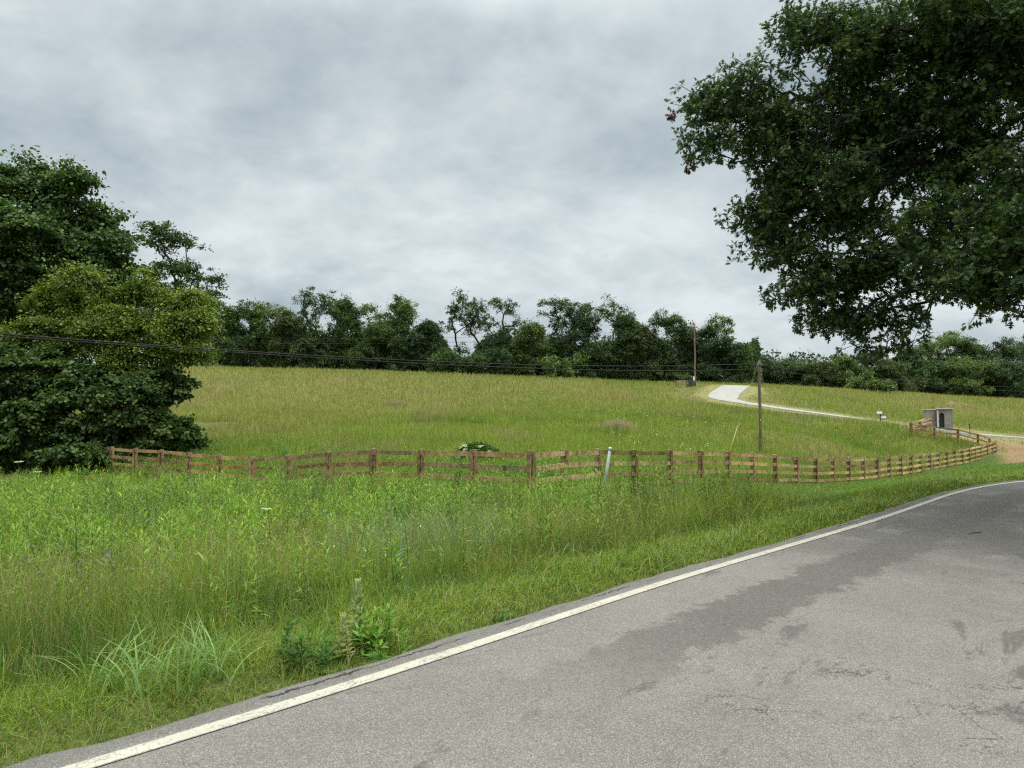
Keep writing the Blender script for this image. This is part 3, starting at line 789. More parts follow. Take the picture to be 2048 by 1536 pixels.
# ------------------------------------------------------------------ poles, wires and other posts
def pole(px, topy, d, r0, r1, name, label, col, extra=None):
    b = G(px, d); t = P(px, topy, d); root = tag(empty(name, tuple(b)), label, "utility pole")
    m = MB(); zz = np.linspace(b[2] - 0.4, t[2], 9)
    m.tube([(b[0] + 0.02 * math.sin(z * 1.3), b[1], z) for z in zz], np.linspace(r0, r1, 9), 12, col)
    m.build("pole", M_POLE, root, smooth=True)
    if extra: extra(root, b, t)
    return root, b, t
def pole1_extra(root, b, t):
    m = MB(); z = P(1520, 729, 50)[2]
    m.box((b[0] + .02, b[1] - 0.16, z), (0.10, 0.16, 0.14), 0, (0.10, 0.10, 0.10)); m.tube([(b[0] - .16, b[1] - .1, z), (b[0] + .16, b[1] - .1, z)], 0.025, 6, (0.3, 0.3, 0.3)); m.build("cable_bracket", M_CABLE, root)
    m = MB(); z = P(1520, 738, 50)[2]
    m.box((b[0] + .02, b[1] - 0.16, z), (0.08, 0.14, 0.12), 0, (0.10, 0.10, 0.10)); m.build("cable_bracket", M_CABLE, root)
    m = MB(); z = P(1520, 840, 50)[2]; m.box((b[0], b[1] - 0.135, z), (0.07, 0.03, 0.12), 0, (0.45, 0.43, 0.38)); m.build("pole_tag", M_PLAIN, root)
_, B1, T1 = pole(1520, 721, 50, 0.122, 0.092, "utility_pole", "thick short brown utility pole standing behind the roadside fence", (0.135, 0.118, 0.085), pole1_extra)
def pole2_extra(root, b, t):
    m = MB(); m.box((b[0], b[1], t[2] - 0.55), (0.9, 0.09, 0.11), 0.2, (0.13, 0.10, 0.08)); m.build("crossarm", M_POLE, root)
    for s in (-0.38, 0.38):
        m = MB(); m.tube([(b[0] + s, b[1] + s * .2, t[2] - 0.5), (b[0] + s, b[1] + s * .2, t[2] - 0.38), (b[0] + s, b[1] + s * .2, t[2] - 0.32)], np.array([.035, .05, .03]), 8, (0.3, 0.3, 0.3)); m.build("insulator", M_PLAIN, root, smooth=True)
_, B2, T2 = pole(1391, 648, 112, 0.155, 0.105, "utility_pole", "tall thin reddish utility pole on the hill crest before the far trees", (0.17, 0.115, 0.085), pole2_extra)
def wire(pix, A, B, r, name, label, cat="wire", col=(0.018, 0.018, 0.018)):
    """cable hanging in the vertical plane through ground points A and B, its height taken from the photo"""
    A = np.array(A[:2]); B = np.array(B[:2]); dv = B - A; pts = []
    for px, py in pix:
        u = (px - 1024) / F_PX
        # ray x = u*y*c
        kx = P(px, py, 1.0); sl = kx[0]
        den_ = dv[0] - sl * dv[1]; t = (sl * A[1] - A[0]) / den_
        q = A + dv * t; pts.append(P(px, py, q[1]))
    pts = np.array(pts)
    tt = np.concatenate([[0], np.cumsum(np.linalg.norm(np.diff(pts[:, :2], axis=0), axis=1))])
    co = np.polyfit(tt, pts[:, 2], min(3, len(pts) - 1)); q = np.linspace(tt[0], tt[-1], 48)
    line = np.stack([np.interp(q, tt, pts[:, 0]), np.interp(q, tt, pts[:, 1]), np.polyval(co, q)], 1)
    m = MB(); m.tube(line, r, 6, col)
    o = m.build(name, M_CABLE, None, smooth=True, origin=line[0])
    return tag(o, label, cat)
LEFTA = (-19.0, 27.0)
wire([(-160, 655), (0, 667.5), (250, 685), (460, 699), (700, 716.5), (1000, 729), (1250, 731), (1515, 727)], LEFTA, B1 - [0, .12, 0], 0.024, "utility_cable", "upper black utility cable sagging across the field to the short pole")
wire([(-160, 661), (0, 672), (250, 689), (460, 703), (700, 720.5), (1000, 735), (1250, 740), (1515, 738)], LEFTA, B1 - [0, .12, 0], 0.024, "utility_cable", "lower black utility cable hanging just below its twin to the short pole")
wire([(1524, 731), (1700, 750), (1873, 766), (2048, 775), (2200, 780)], B1 - [0, .12, 0], (75, 95), 0.014, "utility_cable", "upper thin wire descending right from the short pole past the trees")
wire([(1524, 740), (1700, 758), (1895, 774), (2048, 783), (2200, 789)], B1 - [0, .12, 0], (75, 95), 0.014, "utility_cable", "lower thin wire descending right from the short pole past the trees")
wire([(200, 667), (400, 672.5), (640, 676), (900, 676), (1150, 668), (1391, 656)], (-60, 92), B2, 0.018, "power_line", "upper thin power line in front of the tree line reaching the tall pole")
wire([(200, 680), (400, 684.5), (640, 687), (900, 685.5), (1150, 677), (1391, 664)], (-60, 92), B2, 0.018, "power_line", "lower thin power line in front of the tree line reaching the tall pole")
# guy wire with its yellow guard
ga = G(1456, 46.5); gt = P(1516, 724, 50)
gw = tag(empty("guy_wire", tuple(ga)), "slanting guy wire with yellow plastic guard bracing the short pole", "guy wire")
m = MB(); m.tube([ga - [0, 0, .1], gt], 0.008, 5, (0.2, 0.2, 0.2)); m.build("wire", M_CABLE, gw)
m = MB(); k = 0.30; m.tube([ga + (gt - ga) * 0.01, ga + (gt - ga) * k], 0.020, 8, (0.42, 0.42, 0.06)); m.build("guard", M_PLAIN, gw, smooth=True)
# white pipe
pb = P(1203, 968, 19.6); pb[2] = float(gz(pb[0], pb[1])); ptp = P(1220, 898, 19.4)
pv = tag(empty("marker_pipe", tuple(pb)), "leaning white plastic pipe in the grass before the fence", "pipe")
m = MB(); m.tube([pb - [0, 0, .2], pb * .5 + ptp * .5, ptp], 0.036, 14, (0.42, 0.46, 0.47)); m.build("pipe", M_PLAIN, pv, smooth=True)
m = MB(); m.tube([ptp - (ptp - pb) * 0.02, ptp + (ptp - pb) * .03], 0.042, 14, (0.55, 0.58, 0.60)); m.build("cap", M_PLAIN, pv, smooth=True)
# thin white stake by the left trees
q = P(182, 905, 38.2); q[2] = float(gz(q[0], q[1])); qt = P(182, 877, 38.2)
tag((lambda mm: (mm.tube([q - [0, 0, .2], qt], 0.022, 8, (0.5, 0.52, 0.5)), mm.tube([qt - [0, 0, .03], qt + [0, 0, .02]], 0.027, 8, (0.5, 0.52, 0.5)), mm.build("marker_stake", M_PLAIN, None, origin=q))[-1])(MB()), "thin pale stake at the left end of the fence by dark trees", "stake")
# black stake by the path
q = G(1939, 75.5); qt = P(1939, 847, 75.5)
st_ = tag(empty("post_marker", tuple(q)), "thin black post beside the pale path right of the stone building", "post")
m = MB(); m.tube([q - [0, 0, .2], qt], 0.035, 8, (0.02, 0.02, 0.02)); m.build("post", M_PLAIN, st_)
m = MB(); m.box(qt - [0, 0, .07], (0.16, 0.03, 0.14), 0.2, (0.03, 0.03, 0.03)); m.build("plate", M_PLAIN, st_)
# wayside display with two tilted panels
q = G(1761, 76.2)
ws = tag(empty("display_panel", tuple(q)), "wayside display with two pale tilted panels on dark legs beside the path", "display panel")
f3 = frame(q, math.radians(-20))
m = MB()
m.tube([f3(0, 0, -.2), f3(0, 0, 0.95)], 0.05, 8, (0.03, 0.03, 0.03)); m.build("leg", M_PLAIN, ws)
m = MB(); m.tube([f3(0.18, -0.25, -.2), f3(0.18, -0.25, 0.5)], 0.04, 8, (0.03, 0.03, 0.03)); m.build("leg", M_PLAIN, ws)
def panel(c, w, dp, rx, rz, name="panel"):
    m = MB(); m.box(c, (w + .08, dp + .08, 0.04), rz, (0.04, 0.04, 0.04), rx); fobj = m.build("panel_frame", M_PLAIN, ws)
    m = MB(); nrm = np.array([math.sin(rz) * math.sin(rx), -math.cos(rz) * math.sin(rx), math.cos(rx)]); m.box(np.array(c) + nrm * 0.024, (w, dp, 0.012), rz, (0.30, 0.32, 0.33), rx); m.build("panel", M_PLAIN, fobj)
panel(f3(-0.10, 0, 1.0), 0.50, 0.40, math.radians(38), math.radians(-25))
panel(f3(0.25, -0.25, 0.52), 0.48, 0.36, math.radians(38), math.radians(-25))
# bench on the crest
q = G(1364, 110.5)
bn = tag(empty("park_bench", tuple(q)), "pale wooden slatted bench on the hill crest beside the tall pole", "bench")
for k in range(3):
    m = MB(); m.box((q[0], q[1] + 0.32 + 0.03 * k, q[2] + 0.62 + 0.17 * k), (2.1, 0.04, 0.12), 0, (0.30, 0.25, 0.16)); m.build("back_slat", M_WOOD, bn)
for k in range(3):
    m = MB(); m.box((q[0], q[1] - 0.22 + 0.19 * k, q[2] + 0.45), (2.1, 0.15, 0.05), 0, (0.30, 0.25, 0.16)); m.build("seat_slat", M_WOOD, bn)
for s in (-.85, .85):
    m = MB(); m.box((q[0] + s, q[1] - .2, q[2] + .16), (0.09, 0.09, .53), 0, (0.10, 0.08, .06)); m.build("leg", M_WOOD, bn)
    m = MB(); m.box((q[0] + s, q[1] + .28, q[2] + .45), (0.09, 0.05, 1.1), 0, (0.10, 0.08, .06)); m.build("leg", M_WOOD, bn)
# meter cabinet and white meter post near the tall pole
q = G(1384, 111.0)
mt = tag(empty("meter_post", tuple(q)), "dark cabinet with a white meter box beside the tall pole", "meter box")
m = MB(); m.box((q[0] - 0.1, q[1], q[2] + 0.5), (0.75, 0.45, 1.0), 0, (0.03, 0.032, 0.035)); m.build("cabinet", M_PLAIN, mt)
m = MB(); m.tube([(q[0] + .32, q[1], q[2] - .1), (q[0] + .32, q[1], q[2] + 0.95)], 0.05, 8, (0.25, 0.25, 0.25)); m.build("post", M_PLAIN, mt)
m = MB(); m.box((q[0] + .32, q[1] - .08, q[2] + 1.25), (0.24, 0.16, 0.62), 0, (0.62, 0.64, 0.66)); m.build("meter", M_PLAIN, mt)
# boards lying in the right field
for (ax, ay, bx, by, d, lab) in ((1854, 800, 1868, 805.5, 121, "short pale board lying tilted in the tall grass behind the stone building"), (1893, 806.5, 1920, 811.5, 116, "lower long pale board lying in the field behind the stone building"), (1898, 804, 1936, 810, 119, "upper long pale board lying in the field behind the stone building")):
    p0, p1 = P(ax, ay, d), P(bx, by, d - 2); m = MB(); m.board([p0, p1], 0.14, 0.08, (0, 1, 0), (0.62, 0.56, 0.40)); tag(m.build("loose_board", M_WOOD, None, origin=p0), lab, "board")
# lumber and split rails heaped by the rear fence
for k, (ax, ay, bx, by, d, lab) in enumerate(((1828, 846, 1850, 838, 68.2, "pale plank leaning upward at left of the stone building"), (1832, 853, 1862, 845, 69.5, "thick brown plank lying across the rails before the stone building"), (1830, 858, 1856, 853.5, 70.5, "reddish plank lying low behind the first thick post"), (1838, 857, 1868, 855, 72.5, "bright pale plank lying flat beside the path"))):
    p0, p1 = P(ax, ay, d), P(bx, by, d + 1.2); g0, g1 = float(gz(p0[0], p0[1])), float(gz(p1[0], p1[1]))
    p0[2] = max(p0[2], g0 + .06); p1[2] = max(p1[2], g1 + .06)
    m = MB(); m.board([p0, p1], 0.13, 0.12, (0.1, .99, 0), wood_col('tan' if k != 2 else 'red') * (1.3 if k != 2 else 1.1)); tag(m.build("loose_plank", M_WOOD, None, origin=p0), lab, "plank")
# stick on the road, dark clod in the lawn
x0, y0 = flat(1944, 1065.5); m = MB()
m.tube([(x0 - .14, y0 - .06, .012), (x0 - .03, y0 + .01, .014), (x0 + .08, y0 + .05, .012), (x0 + .17, y0 + .13, .012)], np.array([.003, .005, .005, .002]), 6, (0.03, 0.025, 0.02)); m.tube([(x0 - .03, y0 + .01, .014), (x0 + .03, y0 - .05, .02)], .003, 5, (0.03, 0.025, 0.02))
tag(m.build("fallen_twig", M_CABLE, None, origin=(x0, y0, .03)), "dark fallen twig lying on the shaded asphalt", "twig")
def clod(px, py, d, r, label):
    c = G(px, d); m = MB(); V = []; nu, nv = 14, 7
    for j in range(nv):
        for i in range(nu):
            a = 2 * math.pi * i / nu; e_ = math.pi / 2 * j / (nv - 1); rr = r * (1 + 0.35 * (vnoise(3 * math.cos(a) + 9, 3 * math.sin(a) + j * .7, 1.0, 77) - .5))
            V.append((c[0] + rr * math.cos(a) * math.cos(e_), c[1] + .7 * rr * math.sin(a) * math.cos(e_), c[2] - .03 + 0.55 * rr * math.sin(e_)))
    m.add(V, [(j * nu + i, j * nu + (i + 1) % nu, j * nu + nu + (i + 1) % nu, j * nu + nu + i) for j in range(nv - 1) for i in range(nu)], (0.035, 0.026, 0.02))
    return tag(m.build("dirt_clod", M_WOOD, None, smooth=True, origin=c), label, "dirt clod")
clod(1562, 994, 18.6, 0.16, "dark earth clod in the short grass before the fence")

# ------------------------------------------------------------------ grasses and weeds (stuff)
def on_ground(x, y, dz=0.0): return np.stack([x, y, gz(x, y) + dz], 1)
def sector(n, d0, d1, p0=-140, p1=2190, pw=1.0):
    """points in the view wedge, density falling as 1/d^(1+pw)"""
    u = rng.random(n)
    if abs(pw - 1.0) < 1e-6: d = d0 * (d1 / d0) ** u
    else: a = 1 - pw; d = (d0 ** a + u * (d1 ** a - d0 ** a)) ** (1 / a)
    x = (rng.uniform(p0, p1, n) - 1024) / F_PX * d
    return x, d
# verge: short trampled grass beside the asphalt
def verge():
    acc = Acc()
    n = 210000
    i = (rng.random(n) ** 1.55 * 150 + 62).astype(int).clip(0, len(LN) - 1)       # denser near the camera
    jit = rng.uniform(-.125, .125, n)
    t = -(0.255 + np.abs(rng.normal(0, 0.02, n)) + rng.random(n) ** 0.8 * 1.25)
    x = LN[i, 0] + LR[i, 0] * t + LT[i, 0] * jit; y = LN[i, 1] + LR[i, 1] * t + LT[i, 1] * jit
    d = np.hypot(x, y); clump = fbm(x, y, 0.45, 90); edge = sstep(0.25, 0.6, -t)
    keep = clump > 0.22 - 0.0 * edge; x, y, d, clump, t, i = x[keep], y[keep], d[keep], clump[keep], t[keep], i[keep]; n = len(x)
    h = (0.040 + 0.10 * clump ** 1.5) * (0.45 + 0.75 * sstep(0.2, 0.9, -t)) * np.exp(rng.normal(0, 0.3, n)) + 0.02
    w = np.maximum(0.0035, 0.00085 * d) * rng.uniform(.7, 1.4, n)
    az = np.arctan2(LR[i, 1], LR[i, 0]) + rng.normal(0, 1.5, n)
    lean = np.clip(rng.normal(0.65, 0.3, n), 0.05, 1.15)
    c = lerp((0.190, 0.290, 0.040), (0.280, 0.360, 0.072), fbm(x, y, 0.8, 93))
    straw = rng.random(n) < 0.05; c[straw] = (0.32, 0.29, 0.13)
    dk = rng.random(n) < 0.2; c[dk] = (0.065, 0.13, 0.022)
    acc.add(blades(on_ground(x, y, -.01), h, w, az, lean, 3, vary(c, n, .2), tipw=.15))
    # long lying blades and clippings
    n = 2600
    i = (rng.random(n) ** 1.4 * 140 + 66).astype(int).clip(0, len(LN) - 1); t = -(0.27 + rng.random(n) * 0.85)
    x = LN[i, 0] + LR[i, 0] * t; y = LN[i, 1] + LR[i, 1] * t; d = np.hypot(x, y)
    c = lerp((0.17, 0.22, 0.05), (0.32, 0.31, 0.14), rng.random(n) ** 1.8)
    acc.add(blades(on_ground(x, y, .03), rng.uniform(.12, .42, n), np.maximum(0.003, 0.0007 * d), rng.uniform(0, 6.28, n), rng.uniform(1.0, 1.3, n), 4, vary(c, n, .15)))
    tag(acc.build("verge_grass", M_GRASS), kind='stuff')
verge()
def zones(x, y):
    S, T = road_st(x, y)
    lawn = zone_lawn(x, y, T); beh = behind_fence(x, y)
    return S, -T, lawn, beh
def weed_zone(x, y):
    """leafy weeds take over towards the left and back"""
    return sstep(-0.5, 3.2, (y - 8.8) - 0.55 * (x + 2.0) + (fbm(x, y, 3.0, 100) - 0.5) * 5.0)
BLUE = G(825, 9.3); CLUMP = G(345, 4.5)
def tall_grass():
    acc = Acc()
    def layer(n, d0, d1, nseg, hs, wk, pw, p0=-160, p1=2100, per=13, fill=.30):
        """tufts of blades that share height, colour and a base, over a thinner fill of single blades"""
        nt = int(n * (1 - fill) / per); nf = int(n * fill)
        x, y = sector(nt, d0, d1, p0, p1, pw); xf, yf = sector(nf, d0, d1, p0, p1, pw)
        cx = np.concatenate([x, xf]); cy = np.concatenate([y, yf])
        rep = np.concatenate([np.full(nt, per), np.ones(nf, int)])
        S, t, lawn, beh = zones(cx, cy)
        dens = sstep(1.0, 1.55, t + (fbm(cx, cy, 1.0, 96) - .5) * .5) * (1 - sstep(.35, .75, lawn)) * (1 - 0.60 * weed_zone(cx, cy)) * (~beh)
        blue = (np.hypot((cx - BLUE[0]) / 1.05, (cy - BLUE[1] + .35) / 1.0) < 1) | (np.hypot((cx - CLUMP[0]) / .42, (cy - CLUMP[1]) / .24) < 1)
        keep = (rng.random(len(cx)) < dens * (1 - .85 * blue)); cx, cy, t, lawn, rep = cx[keep], cy[keep], t[keep], lawn[keep], rep[keep]
        cl = fbm(cx, cy, 1.5, 104); cl2 = fbm(cx, cy, 0.5, 108); m = len(cx)
        ht = (0.22 + 0.60 * cl + 0.26 * cl2) * hs * (0.36 + 0.64 * sstep(1.1, 2.6, t)) * (1 - 0.55 * sstep(.1, .6, lawn)) * np.exp(rng.normal(0, .20, m))
        ht *= 1 - 0.35 * sstep(14, 19, cy) * sstep(0, 2, cx)
        c = lerp((0.164, 0.248, 0.034), (0.268, 0.342, 0.056), np.clip(cl * 1.4 - .2, 0, 1))
        c = lerp(c, (0.085, 0.170, 0.034), sstep(.50, .70, fbm(cx, cy, 1.6, 111)) * .85)
        c = lerp(c, (0.225, 0.225, 0.065), sstep(.52, .75, fbm(cx, cy, 1.7, 115)) * .65 * sstep(-1, 3, cx + 2))
        c = c * (.66 + .68 * fbm(cx, cy, .8, 118))[:, None]
        kind = rng.random(m)
        c[kind < .10] = (0.095, 0.160, 0.036); c[kind > .95] = (0.29, 0.25, 0.11); c[(kind > .90) & (kind < .95)] = (0.15, 0.235, 0.105)
        c = lerp(c, (0.25, 0.215, 0.085), sstep(.5, .75, fbm(cx, cy, 1.3, 119)) * .5 * sstep(0.2, 3.5, cx) * (rng.random(m) < .7))
        c = vary(c, m, .16)
        i = np.repeat(np.arange(m), rep); n = len(i); rad = .035 + .05 * rng.random(m)
        a = rng.uniform(0, 6.28, n); r = np.abs(rng.normal(0, 1, n)) * rad[i] * (rep[i] > 1)
        x = cx[i] + np.cos(a) * r; y = cy[i] + np.sin(a) * r; d = np.hypot(x, y)
        az = np.where(rep[i] > 1, a + rng.normal(0, .5, n), rng.uniform(0, 6.28, n))
        lean = np.clip(rng.normal(.46, .30, n) + .25 * (rng.random(m) < .25)[i], .03, 1.18)
        w = np.maximum(0.0042, wk * d) * rng.uniform(.6, 1.5, n) * (1 + .6 * (rng.random(m) < .12))[i]
        acc.add(blades(on_ground(x, y, -.02), ht[i] * rng.uniform(.55, 1.2, n), w, az, lean, nseg, vary(c[i], n, .14, .05), tipw=.1))
    layer(95000, 2.6, 8.0, 4, 1.0, 0.0008, 0.6)
    layer(110000, 6.5, 14.0, 3, 1.0, 0.0009, 0.7)
    layer(110000, 12.0, 34.0, 2, 0.95, 0.0009, 0.8)
    tag(acc.build("meadow_grass", M_GRASS), kind='stuff')
    # flowering stems with loose panicles
    acc = Acc()
    x, y = sector(9000, 2.8, 24, -120, 1750, .8); S, t, lawn, beh = zones(x, y)
    keep = (rng.random(len(x)) < sstep(1.2, 1.8, t) * (1 - sstep(.3, .7, lawn)) * (~beh) * (1 - .6 * weed_zone(x, y))); x, y = x[keep], y[keep]; n = len(x); d = np.hypot(x, y)
    h = rng.uniform(.55, 1.0, n); az = rng.uniform(0, 6.28, n); lean = rng.uniform(.08, .4, n)
    c = vary(lerp((0.19, 0.22, 0.06), (0.29, 0.255, 0.12), rng.random(n)), n, .15, .04)
    base = on_ground(x, y, -.02)
    acc.add(blades(base, h, np.maximum(.0022, .00055 * d), az, lean, 4, c, tipw=.5))
    tip = base + np.stack([np.cos(az) * h * lean, np.sin(az) * h * lean, h * (1 - .55 * lean ** 2)], 1)
    k = 9; tp = np.repeat(tip, k, 0); hh = np.repeat(h, k); dr = np.stack([rng.normal(0, .5, n * k), rng.normal(0, .5, n * k), rng.uniform(.2, 1, n * k)], 1)
    tp = tp - np.array([0, 0, 1]) * (rng.random((n * k, 1)) * .18 * hh[:, None])
    acc.add(leaves(tp, dr, rng.normal(size=(n * k, 3)), rng.uniform(.014, .036, n * k), np.repeat(c, k, 0), LANCE))
    tag(acc.build("seeding_grass_stems", M_GRASS), kind='stuff')
tall_grass()
def stalk_plants(x, y, h, nl, ll, cols, acc, lw=1.0, d=None):
    """upright weeds: a stem ringed with lance-shaped leaves"""
    n = len(x); base = on_ground(x, y, -.03); az = rng.uniform(0, 6.28, n); lean = rng.uniform(.02, .28, n)
    acc.add(blades(base, h, np.full(n, .007), az, lean, 3, vary(cols[0], n, .15) * .8, tipw=.6))
    f = (np.arange(nl) + .5) / nl
    fr_ = .12 + .88 * np.repeat(f[None], n, 0).ravel() ** .8; i = np.repeat(np.arange(n), nl)
    horiz = (h[i] * lean[i] * (.25 * fr_ + .75 * fr_ ** 2.2)); pos = base[i] + np.stack([np.cos(az[i]) * horiz, np.sin(az[i]) * horiz, h[i] * fr_ * (1 - .3 * lean[i] ** 2)], 1)
    la = rng.uniform(0, 6.28, n)[i] + np.tile(np.arange(nl) * 2.4, n) + rng.normal(0, .4, n * nl)
    up = rng.normal(.45, .3, n * nl) + fr_ ** 3 * .9
    dr = np.stack([np.cos(la), np.sin(la), up], 1); nm = np.stack([-np.cos(la) * .4, -np.sin(la) * .4, np.ones(n * nl)], 1) + rng.normal(0, .25, (n * nl, 3))
    pc = (lerp(cols[0], cols[1], np.clip(rng.random(n) * .5 + 1.3 * (fbm(x, y, 1.6, 127) - .32), 0, 1)) * (.72 + .56 * fbm(x, y, .8, 128))[:, None])[i]
    T, Fq = LANCE; sh = (T * np.array([1, lw, 1]), Fq)
    acc.add(leaves(pos, dr, nm, ll[i] * (1.15 - .55 * fr_) * rng.uniform(.75, 1.25, n * nl), vary(pc, n * nl, .18), sh))
def weeds():
    acc = Acc()
    x, y = sector(2300, 5.0, 40, -200, 1500, .55); per = rng.integers(4, 13, 2300); kx = np.repeat(np.arange(2300), per)
    x = x[kx] + rng.normal(0, .16, len(kx)); y = y[kx] + rng.normal(0, .16, len(kx)); S, t, lawn, beh = zones(x, y)
    hk = np.exp(rng.normal(0, .22, 2300))[kx]; dk = (rng.random(2300) < .16)[kx]
    wz = weed_zone(x, y); keep = rng.random(len(x)) < (wz * .93 + .07) * sstep(1.3, 2.0, t) * (1 - sstep(.1, .4, lawn)) * (~beh) * (np.hypot((x - BLUE[0]) / 1.1, y - BLUE[1] + .3) > 1); x, y, hk, dk = x[keep], y[keep], hk[keep], dk[keep]; n = len(x)
    cl = fbm(x, y, 1.8, 120); d = np.hypot(x, y)
    h = (0.36 + .72 * cl) * hk * np.exp(rng.normal(0, .10, n)) * (1 - .34 * sstep(20, 28, y)) * (1 - .30 * sstep(-6, 0, x) * sstep(14, 20, y))
    near = y < 14
    for sel, nl, k, cc in ((near & ~dk, 24, 1.0, ((0.126, 0.232, 0.034), (0.250, 0.362, 0.056))), (~near & ~dk, 15, 1.25, ((0.126, 0.232, 0.034), (0.247, 0.357, 0.056))), (near & dk, 22, .8, ((0.050, 0.105, 0.026), (0.085, 0.155, 0.034))), (~near & dk, 14, 1.1, ((0.055, 0.115, 0.026), (0.09, 0.165, 0.034)))):
        hh = h[sel]; xx, yy = x[sel], y[sel]
        stalk_plants(xx, yy, hh, nl, .135 * k * np.exp(rng.normal(0, .2, len(xx))), cc, acc, .85)
    tag(acc.build("meadow_weeds", M_GRASS), kind='stuff')
    # tall lush weeds just beyond the fence on the left
    acc = Acc()
    n = 5200; k = rng.integers(0, len(FDENSE), n); x = FDENSE[k, 0] + rng.normal(0, .6, n); y = FDENSE[k, 1] + .8 + rng.random(n) ** 1.3 * 9.0
    keep = (x < 9) & (rng.random(n) < sstep(.30, .55, fbm(x, y, 3.5, 124)) * (1 - .75 * sstep(-1, 8, x))); x, y = x[keep], y[keep]
    stalk_plants(x, y, rng.uniform(.35, .85, len(x)), 10, rng.uniform(.14, .24, len(x)), ((0.085, 0.185, 0.028), (0.155, 0.27, 0.042)), acc, 1.5)
    tag(acc.build("fence_row_weeds", M_GRASS), kind='stuff')
weeds()
def lawn():
    acc = Acc()
    for n, d0, d1, nseg in ((90000, 7, 22, 2), (90000, 18, 74, 1)):
        x, y = sector(n, d0, d1, 1100, 2250, .8); S, t, lw, beh = zones(x, y)
        dirt = zone_dirt(x, y)
        md = (1 - sstep(0.5, 1.1, np.hypot((x - 6.2) / 2.6, (y - 17.5) / 1.6) + (fbm(x, y, 1.5, 66) - .5) * 1.6))
        keep = rng.random(n) < sstep(.25, .6, lw) * (~beh) * (t > .29) * (1 - .93 * dirt) * (1 - .55 * md); x, y, t = x[keep], y[keep], t[keep]; m_ = len(x); d = np.hypot(x, y)
        cl = fbm(x, y, 1.2, 130)
        c = lerp((0.115, 0.200, 0.028), (0.190, 0.265, 0.046), fbm(x, y, 2.5, 133)); c = lerp(c, (0.15, 0.155, 0.05), sstep(.55, .8, fbm(x, y, 4, 136)) * .5)
        acc.add(blades(on_ground(x, y, -.01), (.04 + .10 * cl) * rng.uniform(.6, 1.4, m_), np.maximum(.004, .0011 * d), rng.uniform(0, 6.28, m_), rng.uniform(.1, .8, m_), nseg, vary(c, m_, .2), tipw=.2))
    tag(acc.build("lawn_grass", M_GRASS), kind='stuff')
lawn()
def field():
    acc = Acc()
    for n, d0, d1, p0, p1 in ((210000, 21, 70, -150, 2200), (230000, 60, 175, -150, 2250)):
        x, y = sector(n, d0, d1, p0, p1, 1.0)
        beh = behind_fence(x, y); beh |= (y > 71)
        pd = dist_poly(x, y, PATH[::2]); mown = zone_mown(x, y); dirt = zone_dirt(x, y)
        hutd = np.hypot(x - bb[0] - .3, y - bb[1] - 1.0)
        keep = beh & (pd > 1.2 + .85 * sstep(91, 99, y) * (x < 45)) & (rng.random(n) > dirt * .96) & (hutd > 2.4) & (rng.random(n) > .35 * mown)
        x, y, mown, pd = x[keep], y[keep], mown[keep], pd[keep]; m_ = len(x)
        big = fbm(x, y * .45, 26, 140); mid = fbm(x, y * .5, 9, 143); sm = fbm(x, y, 2.2, 146)
        tan = sstep(.18, .80, .22 + .62 * sstep(36, 98, y) + (big - .5) * .8 + (mid - .5) * .6 + (sm - .5) * .35 - .011 * np.clip(x, -14, 40) * sstep(26, 50, y) * (1 - .4 * sstep(85, 110, y)))
        rightf = sstep(30, 52, x) * sstep(74, 92, y + .2 * x); tan = np.maximum(tan, rightf * (.25 + .8 * sstep(-.2, .9, (y - 92) / 40 + (mid - .5))))
        c = lerp(lerp((0.165, 0.235, 0.040), (0.235, 0.300, 0.058), sm), lerp((0.220, 0.245, 0.066), (0.295, 0.305, 0.102), mid), tan)
        c = lerp(c, (0.085, 0.165, 0.026), sstep(.57, .72, fbm(x, y * .6, 6, 150)) * .6 * (1 - tan))
        c = c * (.80 + .40 * fbm(x, y, 1.6, 158))[:, None]
        c = lerp(c, (0.30, 0.235, 0.135), sstep(.66, .80, fbm(x, y * .3, 8, 153)) * .4)
        c = lerp(c, (0.27, 0.265, 0.10), mown * (.25 + .5 * (fbm(x, y, 2.5, 156) - .3)))
        h = (.34 + .42 * sm) * (.75 + .35 * mid) * np.exp(rng.normal(0, .22, m_)) * (1 - .80 * np.maximum(mown, (1 - sstep(5.5, 8.5, pd)) * .7)) * (1 - .45 * sstep(-.5, 6, 32 - y + x * .0) * (y < 32))
        acc.add(blades(on_ground(x, y, -.03), h, .008 + .00062 * y * rng.uniform(.6, 1.5, m_), rng.uniform(0, 6.28, m_), rng.uniform(.05, .5, m_), 2, vary(c, m_, .17), tipw=.15))
    tag(acc.build("field_grass", M_GRASS), kind='stuff')
field()
def flowers():
    acc = Acc(); 
    for n, d0, d1, p0, p1, r in ((150, 3.5, 26, 0, 1600, .008), (120, 36, 70, 1220, 1500, .02)):
        x, y = sector(n, d0, d1, p0, p1, .6); S, t, lw, beh = zones(x, y)
        keep = (t > 1.3) & (fbm(x, y, 4, 160) > .42); x, y = x[keep], y[keep]; m_ = len(x); d = np.hypot(x, y)
        pos = on_ground(x, y, 0); pos[:, 2] += rng.uniform(.4, .75, m_) if r < .02 else rng.uniform(.25, .5, m_)
        for k in range(3):
            acc.add(leaves(pos, rng.normal(size=(m_, 3)), rng.normal(size=(m_, 3)), np.maximum(r * 2, .0014 * d), vary((0.70, 0.70, 0.58), m_, .1, .03), BROAD))
    tag(acc.build("white_wildflowers", M_GRASS), kind='stuff')
flowers()

